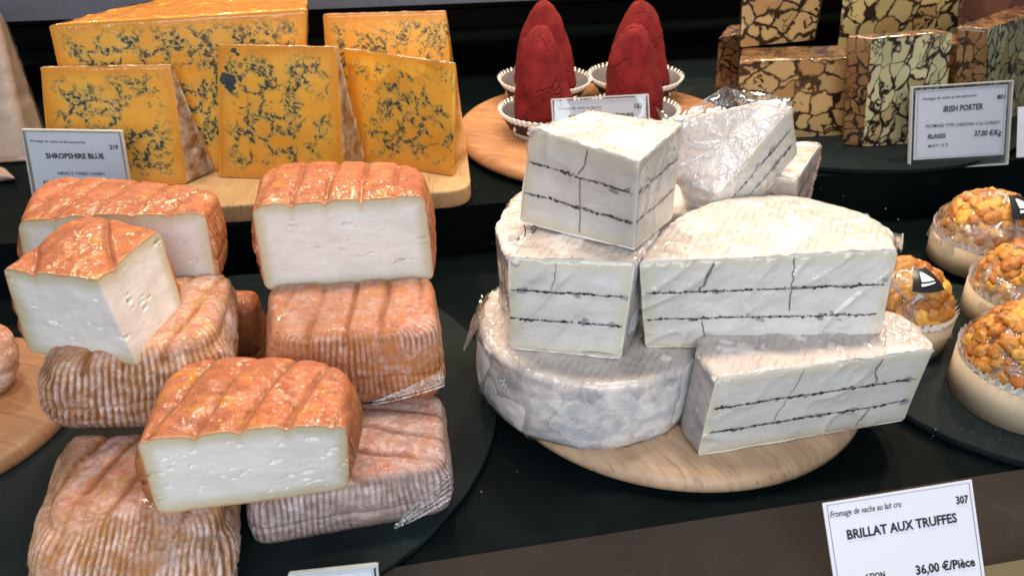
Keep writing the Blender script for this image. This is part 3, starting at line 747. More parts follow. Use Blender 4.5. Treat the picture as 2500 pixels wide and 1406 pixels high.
# A half
rind_cheese('washed_rind_cheese', 'half cheese with wide white cut face at the top left of the stack', [(38, 535), (503, 515), (556, 452), (92, 418)], None, [(72, 695), (532, 706), None, None], .138,
            [.0, .0, .055, .055], (0,), 'rind_orange', GW, 61, rt=.009, rb=.008, bulge=.004, dome=.004, groove_dir=math.radians(-10), groove_p=.030, rib=.0006, pits=16, ds=.0008, cap_rings=60)
# F half
rind_cheese('washed_rind_cheese', 'half cheese with white cut face and four grooves standing on the pleated cheese', [(612, 500), (1040, 478), (1045, 392), (640, 388)], None, [(648, 710), (1060, 685), None, None], .130,
            [.0, .0, .05, .05], (0,), 'rind_orange', GW, 71, rt=.009, rb=.008, bulge=.004, dome=.004, groove_dir=math.radians(3), groove_p=.0285, rib=.0008, pits=30, ds=.0007, cap_rings=60, groove_off=.012, groove_d=.003)
# E half in front
rind_cheese('washed_rind_cheese', 'front half cheese with shiny orange top leaning on the grey mottled cheese', [(330, 1072), (846, 1030), (870, 868), (415, 858)], None, [(384, 1258), (856, 1192), None, None], [.078, .07, 0, 0],
            [.0, .0, .06, .055], (0,), 'rind_orange', GW, 81, rt=.009, rb=.009, bulge=.005, dome=.004, groove_dir=math.radians(-12), groove_p=.029, rib=.0006, pits=46, ds=.0007, cap_rings=60, groove_off=.004)
# B quarter
rind_cheese('washed_rind_cheese', 'quarter cheese with two white cut faces meeting at a corner facing front', [(3, 650), (236, 684), (388, 556), (190, 505)], None, [(72, 858), (335, 893), (455, 772), None], .142,
            [.0, .0, .0, .05], (0, 1), 'rind_orange', GW, 91, rt=.007, rb=.006, bulge=.003, dome=.003, groove_dir=math.radians(25), groove_p=.05, rib=.0004, pits=22, ds=.0008, cap_rings=60)
# brown cheese far left on the board
rind_cheese('washed_rind_cheese', 'dark brown cheese cut off by the left edge on the wooden board', [(-120, 850), (18, 835), (45, 790), (-120, 740)], .07, [(-110, 985), (20, 975), None, None], .023,
            [.02, .025, .025, .02], (), 'rind_brown', None, 95, rt=.012, rb=.01, bulge=.003, ds=.003)

def folds(parent, fan, ends, zb, bots, n, seed, w=.0016):
    """stretched film creases fanning over a front face; bots: bottom edge line of the face in the picture"""
    rnd = random.Random(seed)
    for k in range(n):
        t_ = k / (n - 1); e = (ends[0][0] * (1 - t_) + ends[1][0] * t_ + rnd.uniform(-6, 6), ends[0][1] * (1 - t_) + ends[1][1] * t_ + rnd.uniform(-3, 3)); P_ = []
        f0 = (fan[0][0] * (1 - t_) + fan[1][0] * t_, fan[0][1] * (1 - t_) + fan[1][1] * t_)
        for q in range(7):
            u = f0[0] + (e[0] - f0[0]) * q / 6; v = f0[1] + (e[1] - f0[1]) * q / 6 + 7 * math.sin(q / 6 * math.pi) * (t_ - .3)
            fb = (u - bots[0][0]) / (bots[1][0] - bots[0][0]); vb = bots[0][1] + fb * (bots[1][1] - bots[0][1]); Y = G(u, vb, zb)[1]; P_.append(AT(u, v, Y - .0055))
        stroke('wrap_fold', P_, w * rnd.uniform(.5, 1.3), parent, M['film_fold'])
M['film_fold'] = film('stretched film crease', 60, .8, dens=2.0, rough=.1, milk=.35)
folds(tH, ((1098, 1150), (1100, 1215)), ((985, 1262), (960, 1290)), .009, ((618, 1345), (1104, 1255)), 6, 1)
folds(tG, ((1082, 905), (1086, 940)), ((960, 962), (900, 985)), .062, ((672, 1015), (1086, 975)), 6, 2)
folds(tD, ((500, 1290), (540, 1300)), ((492, 1380), (524, 1400)), .009, ((70, 1560), (545, 1560)), 5, 3, .0012)
# ================================================================== TRUFFLE CHEESES
def brie(label, top_px, z1, bot_px, z0, rc, cut, seed, rt=.0035, rb=.003, ds=.0018, layers=(.34, .66), cracks=(), wrapped=True, amp=.004, TB=None, name='truffle_cheese', bulge=.001, group='white truffle cheeses', wmat='film'):
    T, B = TB if TB else corners(top_px, z1, bot_px, z0)
    t = thing(name, sum(B) / len(B), label, 'cheese', group)
    s = build_solid(T, B, rc, cut, rt, rb, ds, bulge, .001, brie_disp(seed), side_round=False)
    emit(s, t, M['brie_rind'], M['brie_paste'])
    rnd = random.Random(seed)
    for li, hh in enumerate(layers):
        for e in cut:
            a0 = .012 + .02 * rnd.random(); a1 = .985 - .015 * rnd.random()
            pth = [(a0 + (a1 - a0) * k / 12, hh + rnd.gauss(0, .0045)) for k in range(13)]
            L = edge_len(s, e)
            ribbon(s, e, pth, .0019, 'truffle_smear', M['smear'], t, jag=1.0, gaps=.2, blobs=int(L * 60), rnd=rnd, lift=.0002)
            ribbon(s, e, pth, .0007, 'truffle_layer', M['truffle'], t, jag=1.2, gaps=.2, blobs=int(L * 700), rnd=rnd)
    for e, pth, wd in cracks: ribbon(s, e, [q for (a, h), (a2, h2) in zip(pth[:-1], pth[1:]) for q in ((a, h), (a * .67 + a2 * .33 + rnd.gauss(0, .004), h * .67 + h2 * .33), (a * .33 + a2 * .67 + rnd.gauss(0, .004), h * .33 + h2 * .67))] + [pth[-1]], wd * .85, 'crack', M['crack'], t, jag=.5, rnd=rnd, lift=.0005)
    if wrapped: wrap(T, B, [max(r, .003) for r in rc] if hasattr(rc, '__len__') else rc, t, seed + 50, amp=amp, mat=wmat, vert=not cut, ds=.0024, base=.0012)
    print('brie', label[:30], 'z0 %.3f z1 %.3f' % (B[0][2], T[0][2]))
    return t, s
def circ(cx, cy, r, z, n=16):
    return [np.array([cx + r * math.cos(2 * math.pi * k / n), cy + r * math.sin(2 * math.pi * k / n), z]) for k in range(n)]
# T5 whole wheel
tw, sw = brie('whole round white cheese with wrinkled wrapped side under the layered blocks', None, None, None, None, .03, (), 101, rt=.007, rb=.0025, TB=(circ(.0735, .628, .107, .091), circ(.0735, .626, .106, .0222)), layers=(), bulge=.003, amp=.004, ds=.0018)
shards(tw, [[AT(1178, 720, .64), AT(1186, 770, .60)], [AT(1155, 775, .62), AT(1166, 800, .60)], [AT(1130, 850, .60), AT(1133, 858, .60)]], seed=3)
def on_wheel(u, v, r=.1155, cx=.0735, cy=.627):
    d = ray(u, v); a = d[0] ** 2 + d[1] ** 2; b = 2 * (-cx * d[0] - cy * d[1]); c = cx * cx + cy * cy - r * r; k = (-b - math.sqrt(b * b - 4 * a * c)) / (2 * a); return O + d * k
rnd_ = random.Random(4); dv, dfc = [], []
oct_v = np.array([(1, 0, 0), (-1, 0, 0), (0, 1, 0), (0, -1, 0), (0, 0, 1), (0, 0, -1)], float); oct_f = [(0, 2, 4), (2, 1, 4), (1, 3, 4), (3, 0, 4), (2, 0, 5), (1, 2, 5), (3, 1, 5), (0, 3, 5)]
for (u0, v0), (u1, v1), sp in [((1330, 935), (1368, 1060), 10), ((1316, 960), (1322, 1010), 9), ((1418, 940), (1432, 985), 5), ((1436, 985), (1470, 1060), 7), ((1462, 950), (1490, 1045), 6), ((1395, 1010), (1420, 1060), 7), ((1505, 1010), (1520, 1040), 5), ((1412, 1055), (1460, 1075), 5), ((1225, 930), (1240, 960), 8), ((1600, 960), (1612, 990), 6)]:
    for _ in range(34):
        f = rnd_.random(); c_p = on_wheel(u0 + (u1 - u0) * f + rnd_.gauss(0, sp * .45), v0 + (v1 - v0) * f + rnd_.gauss(0, 4)); n0 = len(dv)
        dv += [q * rnd_.uniform(.0004, .0009) + c_p for q in oct_v]; dfc += [tuple(n0 + i for i in ff) for ff in oct_f]
M['drop'] = simple('water droplets', (.50, .55, .60), .05, 1.0)
tag(mesh_obj('condensation', dv, dfc, M['drop'], tw), kind='stuff')
# T6 half wheel lower right
t6, s6 = brie('large half wheel with two black truffle lines at the lower right of the board', [(1748, 926), (2279, 852), (2230, 770), (2040, 728), (1850, 740), (1712, 800), (1700, 870)], None,
              [(1702, 1113), (2206, 1026), None, None, None, None, None], [.0225, .024, 0, 0, 0, 0, 0], [.0, .0, .04, .04, .04, .03, .012], (0,), 111, layers=(.30, .62),
              cracks=[(0, [(.40, .97), (.36, .62), (.33, .32)], .0007), (0, [(.77, .97), (.755, .8), (.775, .64)], .0016), (0, [(.80, .30), (.77, .15), (.755, .04)], .0012)])
# T4 half wheel upper
t4, s4 = brie('large half wheel with broad white cut face resting on the round cheese', [(1562, 641), (2192, 610), (2170, 545), (2010, 486), (1860, 470), (1715, 496), (1600, 570)], None,
              [(1575, 848), (2142, 845), None, None, None, None, None], .0925, [.0, .0, .03, .05, .05, .05, .03], (0,), 121, layers=(.35, .655), ds=.0016,
              cracks=[(0, [(.285, .97), (.265, .85), (.245, .72), (.225, .66)], .0026), (0, [(.60, .99), (.597, .8), (.605, .655), (.605, .40)], .0014), (0, [(.245, .33), (.25, .2), (.262, .1)], .0011),
                      (0, [(.28, .09), (.4, .07), (.46, .11), (.6, .125), (.72, .06), (.86, .045), (.95, .09)], .0011)])


# flap of film at its right corner
p = AT(2190, 605, .70); q1 = AT(2135, 572, .73); q2 = AT(2208, 572, .72); q3 = AT(2198, 625, .69)
shards(t4, [[q1, p], [AT(2175, 566, .73), AT(2200, 600, .70)], [q2, q3]], seed=5)
# T2 block
t2, s2 = brie('upright block with two truffle lines left of the large half wheel', [(1240, 628), (1552, 642), (1610, 555), (1312, 552)], None, [(1247, 851), (1516, 876), None, None], .0925,
              [.0, .0, .004, .004], (0,), 131, layers=(.355, .665), cracks=[(0, [(.385, .97), (.38, .85), (.36, .68)], .0008), (0, [(.65, .045), (.8, .06), (.95, .05)], .0009)], ds=.0016)
z2 = s2.Tc[2]
# T3 wrapped wedge behind left
t3, s3 = brie('small wrapped wedge with black lettering behind the upright block', [(1208, 560), (1250, 640), (1420, 590), (1420, 470), (1262, 462)], z2 - .002, [(1222, 730), None, None, None, None], .0925,
              [.01, .01, .01, .01, .02], (), 141, layers=(), amp=.007, wmat='film_crisp')
# T1 top block
t1, s1 = brie('tall cracked block on top of the pile with two truffle lines', [(1294, 312), (1560, 398), (1668, 302), (1450, 272)], None, [(1268, 542), (1548, 611), (1640, 532), None], z2 + .003,
              [.0, .0, .0, .01], (0, 1), 151, layers=(.33, .66), ds=.0016,
              cracks=[(0, [(.56, .97), (.55, .8), (.50, .68)], .0014), (0, [(.52, .66), (.54, .3), (.55, .05)], .0013)])
# hidden supporting cheese behind, carries the wrapped wedges
brie('low white cheese mostly hidden behind the large half wheel', None, None, None, None, .03, (), 161, rt=.006, rb=.005, TB=(circ(.245, .812, .072, .115), circ(.245, .812, .072, .0225)), layers=(), ds=.004, amp=.003)
brie('white cheese end showing between the tall block and the tilted wedge', [(1600, 520), (1700, 520), (1712, 470), (1610, 440)], .165, [(1600, 640), None, None, None], .1, [.01] * 4, (), 165, layers=(), ds=.003, amp=.003)
# T8
brie('small wrapped block at the back right of the white pile', [(1848, 425), (1945, 438), (2004, 352), (1890, 345)], .196, [(1850, 560), (1940, 575), (1975, 490), None], .118, [.0, .0, .0, .005], (0, 1), 171, layers=(.35, .68), ds=.0025, wmat='film_crisp')
# T7 tilted wedge
def tilted(px, ys, thick):
    T = [AT(u, v, Y) for (u, v), Y in zip(px, ys)]
    nn = np.cross(T[1] - T[0], T[2] - T[0]); nn /= np.linalg.norm(nn)
    if nn[2] < 0: nn = -nn
    return T, [p - nn * thick for p in T]
P7 = [(1752, 474), (1932, 262), (1900, 236), (1640, 290), (1652, 424)]
T7T = [G(u, v, z) for (u, v), z in zip(P7, [.19, .262, .268, .255, .20])]
q = [(1768, 487), (1936, 352)]
nn = np.array([.32, .12, -.94]); nn /= np.linalg.norm(nn)
T7B = [p + nn * .052 for p in T7T]
t7, s7 = brie('tilted wedge in crumpled shiny film leaning behind the tall block', None, None, None, None, [.0, .0, .006, .01, .006], (0,), 181, TB=(T7T, T7B), layers=(.3, .62), ds=.002, amp=.006, wmat='film_crisp')
pk = G(1765, 205, .285)
shards(t7, [[G(1640, 290, .258), G(1765, 212, .283), G(1930, 240, .270)], [G(1645, 300, .258), G(1790, 258, .268), G(1930, 262, .265)]], seed=9)
shards(t7, [[G(1600, 262, .262), G(1640, 290, .258)], [G(1615, 300, .25), G(1655, 330, .25)], [G(1640, 380, .23), G(1660, 370, .235)]], seed=10)

# ================================================================== ORANGE BLUE CHEESES
def blue(label, TB, rc, cut, seed, rind='crust', ds=.0025, film_on=True, rt=.002, group='orange blue veined cheeses'):
    T, B = TB; t = thing('blue_cheese', sum(B) / len(B), label, 'cheese', group)
    def dsp(P, Nn, S, h, kind, cutv, side):
        return np.where(cutv, noise(P, 25, seed) * .0008, noise(P, 40, seed) * .0016 + noise(P, 120, seed) * .0009), np.zeros(P.shape[:2])
    s = build_solid(T, B, rc, cut, rt, .002, ds, 0, 0, dsp, side_round=False); emit(s, t, M[rind], M['blue_paste'])
    if film_on: wrap(T, B, .003, t, seed + 5, ds=.006, amp=.002, base=.001)
    return t, s
def prism(ft, fb, bk, zb, th=.004):
    """wedge standing with its thin edge up; ft: front top L,R px; fb: front bottom L,R px; bk: back bottom L,R px"""
    B = [G(*fb[0], zb), G(*fb[1], zb), G(*bk[1], zb), G(*bk[0], zb)]
    yl, yr = B[0][1] + .012, B[1][1] + .012
    T0, T1 = AT(*ft[0], yl), AT(*ft[1], yr)
    return [T0, T1, T1 + [0, th, .0], T0 + [0, th, 0]], B
zb = BT + .001
# big half behind
Bf = [G(205, 440, zb), G(742, 400, zb)]; ybf = .0
L0 = AT(120, 62, Bf[0][1] + .01); R0 = AT(748, 24, Bf[1][1] + .01)
Tt = [L0, R0, R0 + [-.02, .10, .0], (L0 + R0) / 2 + [-.0, .20, .0], L0 + [.05, .11, 0]]
Bb = [Bf[0], Bf[1], Bf[1] + [-.02, .10, 0], (Bf[0] + Bf[1]) / 2 + [0, .20, 0], Bf[0] + [.05, .11, 0]]
blue('largest orange half wheel with blue veins lying behind the wedges', (Tt, Bb), [.0, .0, .05, .07, .05], (0,), 201, rind='blue_paste')
blue('orange blue wedge at the rear right with its thin edge up', prism([(788, 36), (1088, 28)], [(812, 345), (1112, 338)], [(830, 320), (1130, 312)], zb), [.0] * 4, (0, 1, 2), 211)
blue('orange blue wedge at the left with tan rind end behind the price card', prism([(98, 166), (416, 160)], [(125, 468), (458, 448)], [(190, 440), (524, 418)], zb), [.0] * 4, (0, 2), 221)
tm, sm_ = blue('orange blue wedge in the middle with dense blue mould at its upper left corner', prism([(530, 110), (822, 116)], [(536, 432), (840, 442)], [(580, 402), (894, 398)], zb), [.0] * 4, (0, 2), 231)
M['mould'] = simple('blue grey mould pocket', (.050, .065, .068), .6, .3, 160, .6, .5)
rm_ = random.Random(5)
for k in range(7):
    a_, h_ = .025 + rm_.random() * .07, .72 + rm_.random() * .17
    ribbon(sm_, 0, [(a_, h_), (a_ + rm_.uniform(.02, .05), h_ - rm_.uniform(.02, .08)), (a_ + rm_.uniform(.06, .10), h_ - rm_.uniform(.05, .12))], .0022, 'mould_pocket', M['mould'], tm, jag=1.3, gaps=.12, blobs=9, rnd=rm_, step=.0015)
ribbon(sm_, 0, [(.13, .955), (.21, .93)], .0016, 'mould_pocket', M['mould'], tm, jag=1.3, gaps=.2, blobs=8, rnd=rm_, step=.0015)
blue('orange blue wedge at the front right nearest the board corner', prism([(838, 120), (1111, 156)], [(885, 392), (1106, 430)], [(920, 350), (1140, 374)], zb), [.0] * 4, (0, 1, 2), 241)

# ================================================================== PALE CHEESES AT LEFT EDGE
def plain(label, T, B, rc, seed, mat='pale_paste', name='pale_cheese', group=None):
    t = thing(name, sum(B) / len(B), label, 'cheese', group)
    s = build_solid(T, B, rc, (), .004, .003, .004, .0, .001, rind_disp(seed, rib=0, lump=.001), side_round=False); emit(s, t, M[mat], M[mat], rind_name='body')
    wrap(T, B, .008, t, seed, ds=.006, amp=.003); return t
zt = TIER + .001
B_ = [G(-200, 400, zt), G(70, 396, zt), G(118, 330, zt), G(-160, 330, zt)]
T_ = [AT(-200, 20, B_[0][1] + .03), AT(-12, 12, B_[1][1] + .03), AT(20, 60, B_[2][1] + .01), AT(-160, 30, B_[3][1] + .01)]
plain('tall pale wedge wrapped in film cut off by the upper left edge', T_, B_, [.01, .02, .02, .01], 301)
B_ = [G(-90, 405, zt), G(64, 396, zt), G(66, 372, zt), G(-90, 330, zt)]
T_ = [p + [0, 0, .03] for p in B_]; T_[1] = G(60, 362, zt + .01); 
plain('low pale slice lying in front of the tall pale wedge', [G(-90, 330, zt + .03), G(64, 358, zt + .018), G(60, 345, zt + .018), G(-90, 300, zt + .03)], B_, [.0, .0, .0, .0], 302)
plain('pale cheese tip on the dark counter at the left edge', [G(-80, 425, .085), G(36, 432, .08), G(10, 408, .085), G(-80, 395, .085)], [G(-80, 455, .071), G(38, 440, .071), G(10, 418, .071), G(-80, 410, .071)], [.0] * 4, 303)

# ================================================================== RED CONES IN PAPER CUPS
ZB = TIER + .0225
def cone_mesh(seed, hgt, r):
    prof = [(.002, 0), (r * .78, 0), (r * .8, .003)]
    for t in np.linspace(.08, 1, 34):
        rr = r * (1 - .50 * t) if t < .75 else None
        x = t; prof.append((max(.0005, r * min(1, .8 + .2 * hgt * x / .022) * (1 - .53 * x) * math.sqrt(max(0, 1 - x ** 6))), .004 + hgt * x))
    V, Fc = lathe(prof, 72); d = noise(V + seed, 20, seed) * .0035 + noise(V + seed, 70, seed) * .0009 + noise(V + seed, 160, seed) * .0008
    rad = np.linalg.norm(V[:, :2], axis=1); m = rad > 1e-3
    V[m, :2] += V[m, :2] / rad[m][:, None] * d[m][:, None]; V[:, 2] += np.where(V[:, 2] > hgt * .8, noise(V, 45, seed) * .004, 0)
    V[:, 0] += noise(np.c_[V[:, 2], V[:, 2] * 0, V[:, 2] * 0], 12, seed) * .006
    return V, Fc
def cup(t, c, R, hgt):
    """fluted paper cup: pleated wall with white rim, dark printed outside, grey inside"""
    n = 192; a = np.linspace(0, 2 * math.pi, n, endpoint=False); pl = np.where(np.arange(n) % 4 < 2, 1, -1)
    def ring(r, z, am): return np.c_[(r + am * pl) * np.cos(a), (r + am * pl) * np.sin(a), np.full(n, z) if np.ndim(z) == 0 else z] + np.array(c)
    def strip(rows): 
        V = np.concatenate(rows); return V, [(k * n + i, k * n + (i + 1) % n, (k + 1) * n + (i + 1) % n, (k + 1) * n + i) for k in range(len(rows) - 1) for i in range(n)]
    rt_, rb__ = R, R * .70
    L = lambda f: rb__ + (rt_ - rb__) * f
    V, Fc = strip([ring(L(0), 0, .0005), ring(L(.18), hgt * .18, .0008)]); mesh_obj('cup_base_band', V, Fc, M['paper'], t)
    V, Fc = strip([ring(L(.18), hgt * .18, .0008), ring(L(.72), hgt * .72, .0014)]); mesh_obj('cup_wall', V, Fc, M['paper_dark'], t)
    zz = hgt + np.where(np.arange(n) % 4 < 2, .0014, -.0014)
    V, Fc = strip([ring(L(.72), hgt * .72, .0014), ring(L(1), zz, .0018), ring(L(1) - .0035, zz - .001, .0018)]); mesh_obj('cup_rim', V, Fc, M['paper'], t)
    V, Fc = strip([ring(L(1) - .0034, zz - .0012, .0018), ring(L(.5) - .003, hgt * .5, .0012), ring(L(0) - .003, .002, .0005), ring(.002, .002, 0)]); mesh_obj('cup_lining', V, Fc, M['paper_inner'], t)
    for q in range(7):
        th = -math.pi / 2 + (q - 3) * .42 ; rr = L(.45) + .0032; V = []
        for k in range(10):
            b = 2 * math.pi * k / 10; V.append(np.array(c) + [rr * math.cos(th + .05 * math.cos(b)) , rr * math.sin(th + .05 * math.cos(b)), hgt * .45 + .0035 * math.sin(b)])
        mesh_obj('print_mark', V, [tuple(range(10))], M['paper'], t, smooth=False)
RIMZ = ZB + .034
labs = [('back left red cone cheese in its paper cup', (1330, 190), (1324, 8), .0), ('back right red cone cheese in its paper cup', (1552, 182), (1566, 10), .0),
        ('front left cracked red cone cheese in its paper cup', (1330, 264), (1322, 68), .0), ('front right red cone cheese standing behind the small price card', (1545, 262), (1548, 68), .0)]
for k, (lab, rimpx, tip, _) in enumerate(labs):
    g = G(*rimpx, RIMZ); c = np.array([g[0], g[1], ZB]); R = (113 / F) * np.linalg.norm(g - O) * .97
    ty = AT(*tip, g[1]); hgt = ty[2] - ZB + .002
    cp = thing('paper_cup', c, lab.replace('red cone cheese in its paper cup', 'white rimmed paper cup holding a red cone').replace('cracked ', '').replace('red cone cheese standing behind the small price card', 'white rimmed paper cup partly hidden by the small price card'), 'paper cup', 'paper cups on the round board')
    cup(cp, c, R, .034)
    V, Fc = cone_mesh(k * 3 + 1, hgt - .004, R * .74); V = V + c + [0, 0, .003]; V[:, 0] += (V[:, 2] - ZB) / hgt * (ty[0] - g[0])
    o = mesh_obj('red_cone_cheese', V, Fc, M['red'], None, loc=c); tag(o, lab, 'cheese', 'red cone cheeses')

# ================================================================== MARBLED PORTER CHEESES
PZ = TIER + .010
def marbled(label, top_px, bot_px, z0, mats, z1=None, seed=0, rc=.004, depth=None, cut=(0,), side='porter_shaded'):
    T, B = corners(top_px, z1, bot_px, z0)
    t = thing('marbled_cheese', sum(B) / len(B), label, 'cheese', 'marbled brown and yellow cheeses')
    def dsp(P, Nn, S, h, kind, cutv, sf): return noise(P, 30, seed) * .0008, np.zeros(P.shape[:2])
    s = build_solid(T, B, [.0, .0, .006, .006], cut, .0015, .0015, .005, 0, 0, dsp, side_round=False)
    emit(s, t, M[side], M[mats], rind_name='rind'); wrap(T, B, .004, t, seed + 3, ds=.007, amp=.003, base=.0015, sc=18); return T, B
T, B = marbled('marbled block with large yellow curds lying left of the front one', [(1806, 152), (2074, 142), (2058, 112), (1812, 118)], [(1800, 342), (2058, 330), None, None], PZ, 'porter_b', seed=1)
P2T = T[0][2]
marbled('marbled block stacked on top at the left with orange curds', [(1816, -60), (2016, -66), (2010, -90), (1820, -85)], [(1808, 116), (1988, 98), None, None], P2T + .003, 'porter_b', seed=2)
marbled('narrow marbled piece seen edge on at the far left of its group', [(1756, 92), (1806, 84), (1830, 60), (1780, 62)], [(1744, 250), (1800, 260), None, None], PZ, 'porter_shaded', seed=3)
marbled('large marbled block with yellow curds behind the front one', [(2066, -70), (2345, -80), (2340, -110), (2070, -100)], [(2032, 240), (2330, 200), None, None], PZ, 'porter_a', seed=4)
marbled('front marbled block with pale elongated curds beside the price card', [(2128, 96), (2325, 80), (2278, 72), (2066, 88)], [(2106, 358), (2300, 345), None, None], PZ, 'porter_c', seed=5)
marbled('dark marbled block at the back right of its group', [(2340, -60), (2455, -70), (2450, -90), (2340, -85)], [(2330, 90), (2440, 78), None, None], PZ + .06, 'porter_b', seed=6)
marbled('greenish marbled block with long thin curds at the right edge', [(2412, 72), (2560, 20), (2500, 8), (2334, 66)], [(2402, 318), (2530, 260), None, None], PZ, 'porter_d', seed=7)
marbled('flat dark marbled piece lying between the front block and the right block', [(2290, 110), (2400, 105), (2390, 80), (2290, 85)], [(2285, 260), (2400, 262), None, None], PZ, 'porter_shaded', seed=8)
v, f = box_verts(AT(2445, 75, 1.30), AX * .3, AY * .1, (0, 0, .12)); tag(mesh_obj('brown_box', v, f, simple('brown carton', (.09, .035, .025), .6), None, smooth=False, loc=AT(2445, 75, 1.30)), 'plain brown box behind the marbled cheeses in the upper right corner', 'box')

# ================================================================== PRICE CARDS
def text_mesh(txt, bold, italic):
    cu = bpy.data.curves.new('t', 'FONT'); cu.body = txt; cu.size = 1; cu.resolution_u = 2
    cu.offset = .028 if bold else .006; cu.shear = .25 if italic else 0
    ob = bpy.data.objects.new('t', cu); C.objects.link(ob); dg = bpy.context.evaluated_depsgraph_get(); dg.update()
    me = bpy.data.meshes.new_from_object(ob.evaluated_get(dg)); V = np.array([v.co[:] for v in me.vertices]); Fc = [tuple(p.vertices) for p in me.polygons]
    bpy.data.objects.remove(ob); bpy.data.curves.remove(cu); bpy.data.meshes.remove(me); return V, Fc
def card(label, tl, tr, br, bl, z0, lean, texts, holder=None, border=True, foot=None):
    """card standing on z0; corners in the picture; lean = metres its top leans back"""
    BL, BR = G(*bl, z0), G(*br, z0); TL = AT(*tl, BL[1] + lean); TR = AT(*tr, BR[1] + lean)
    nn = np.cross(BR - BL, TL - BL); nn /= np.linalg.norm(nn)
    if nn[1] > 0: nn = -nn
    TR = O + ray(*tr) * (((BL - O) @ nn) / (ray(*tr) @ nn))
    t = thing('price_card', (BL + BR) / 2, label, 'price card', 'printed price cards')
    def quad(name, a, b, c, d, off, th, mat):
        V = [a, b, c, d]; V = [p + nn * off for p in V] + [p + nn * (off - th) for p in V]
        return mesh_obj(name, V, [(0, 1, 2, 3), (7, 6, 5, 4), (0, 4, 5, 1), (1, 5, 6, 2), (2, 6, 7, 3), (3, 7, 4, 0)], mat, t, smooth=False)
    quad('card_sheet', BL, BR, TR, TL, 0, .0008, M['card'])
    ex = (BR - BL) / np.linalg.norm(BR - BL); ey = (TL - BL) - ((TL - BL) @ ex) * ex; ey /= np.linalg.norm(ey)
    def on(u, v): d = ray(u, v); return O + d * (((BL + nn * .0006 - O) @ nn) / (d @ nn))
    for txt, a, b, hpx, bold, ital in texts:
        A_, B_ = on(*a), on(*b); V, Fc = text_mesh(txt, bold, ital); x0, x1 = V[:, 0].min(), V[:, 0].max()
        dx = (B_ - A_); L = np.linalg.norm(dx); dx /= L; up = np.cross(nn, dx); up /= np.linalg.norm(up)
        if up[2] < 0: up = -up
        sc = L / (x1 - x0); hs = hpx / F * (A_[1] / ray(*a)[1]) / .70
        W = A_ + np.outer((V[:, 0] - x0) * sc, dx) + np.outer(V[:, 1] * hs, up); mesh_obj('lettering', W, Fc, M['ink'], t, smooth=False)
    if border:
        def ins(p, q, f): return p + (q - p) * f
        c0 = (BL + TR) / 2; cs = [c0 + (p - c0) * .955 for p in (BL, BR, TR, TL)]; ci = [c0 + (p - c0) * .949 for p in (BL, BR, TR, TL)]
        V = [p + nn * .0005 for p in cs + ci]; mesh_obj('border_line', V, [(i, (i + 1) % 4, 4 + (i + 1) % 4, 4 + i) for i in range(4)], M['ink'], t, smooth=False)
    if holder:
        e = holder; up_ = (TL - BL); upn = up_ / np.linalg.norm(up_)
        a, b, c, d = BL - ex * e - upn * holder * 2.2, BR + ex * e - upn * holder * 2.2, TR + ex * e + upn * e * .8, TL - ex * e + upn * e * .8
        quad('acrylic_front', a, b, c, d, .0022, .001, M['acrylic']); quad('acrylic_back', a, b, c, d, -.002, .001, M['acrylic'])
        rim = simple('acrylic edge', (.5, .56, .57), .15, .8)
        for p, q in ((a, b), (b, c), (c, d), (d, a)):
            dd = (q - p) / np.linalg.norm(q - p); sd = np.cross(dd, nn) * .0008
            v, f = box_verts(p - sd + nn * .0024 - 0 * dd, q - p, sd * 2, -nn * .0055); mesh_obj('acrylic_edge', v, f, rim, t, smooth=False)
        fb = np.array([0, .045, 0]) if foot is None else foot
        ft = [a - nn * .004, b - nn * .004]; z = .0012
        v, f = box_verts([a[0], a[1] + .004, z0 - holder * 2.0], (b - a) * [1, 1, 0], fb, (0, 0, .001)); mesh_obj('acrylic_foot', v, f, M['acrylic'], t, smooth=False)
        v, f = box_verts([a[0], a[1] + .004, z0 - holder * 2.0 + .0002], ex * [1, 1, 0] * .0014, fb, (0, 0, .0014)); mesh_obj('acrylic_edge', v, f, rim, t, smooth=False)
    return t
card('price card reading BRILLAT AUX TRUFFES at the lower right', (2008, 1228), (2372, 1170), (2412, 1460), (2052, 1520), .004, .05,
     [('Fromage de vache au lait cru', (2028, 1263), (2202, 1236), 15, 0, 1), ('307', (2336, 1230), (2366, 1226), 18, 1, 0), ('BRILLAT AUX TRUFFES', (2070, 1316), (2338, 1273), 22, 1, 0),
      ('36,00 €/Pièce', (2238, 1402), (2382, 1380), 21, 1, 0), ('ATION', (2112, 1416), (2162, 1408), 14, 1, 0)])
card('price card reading IRISH PORTER in a clear acrylic holder', (2236, 222), (2460, 207), (2450, 378), (2230, 391), TIER + .014, .02,
     [('Fromage de vache au lait pasteurisé', (2252, 246), (2384, 236), 7, 0, 1), ('801', (2434, 243), (2454, 242), 11, 1, 0), ('IRISH PORTER', (2303, 274), (2400, 267), 14, 1, 0),
      ('FROMAGE TYPE CHEDDAR A LA GUINESS', (2260, 313), (2440, 303), 8, 0, 0), ('IRLANDE', (2265, 338), (2308, 335), 9, 1, 0), ('_______', (2265, 338), (2308, 335), 9, 1, 0), ('37,00 €/Kg', (2378, 333), (2444, 330), 13, 1, 0), ('MGPT 23 %', (2266, 361), (2315, 357), 7, 0, 0)], holder=.006)
card('price card reading SHROPSHIRE BLUE at the left', (62, 322), (290, 326), (318, 490), (92, 495), BT + .008, .006,
     [('Fromage de vache au lait pasteurisé', (74, 347), (208, 351), 6, 0, 1), ('219', (268, 365), (289, 365), 11, 1, 0), ('SHROPSHIRE BLUE', (113, 387), (255, 388), 13, 1, 0),
      ("NEAL'S YARD DAIRY", (142, 427), (258, 429), 8, 0, 0), ('NOTTINGHAMSHIRE', (108, 450), (240, 452), 9, 1, 0)], holder=.003, border=False)
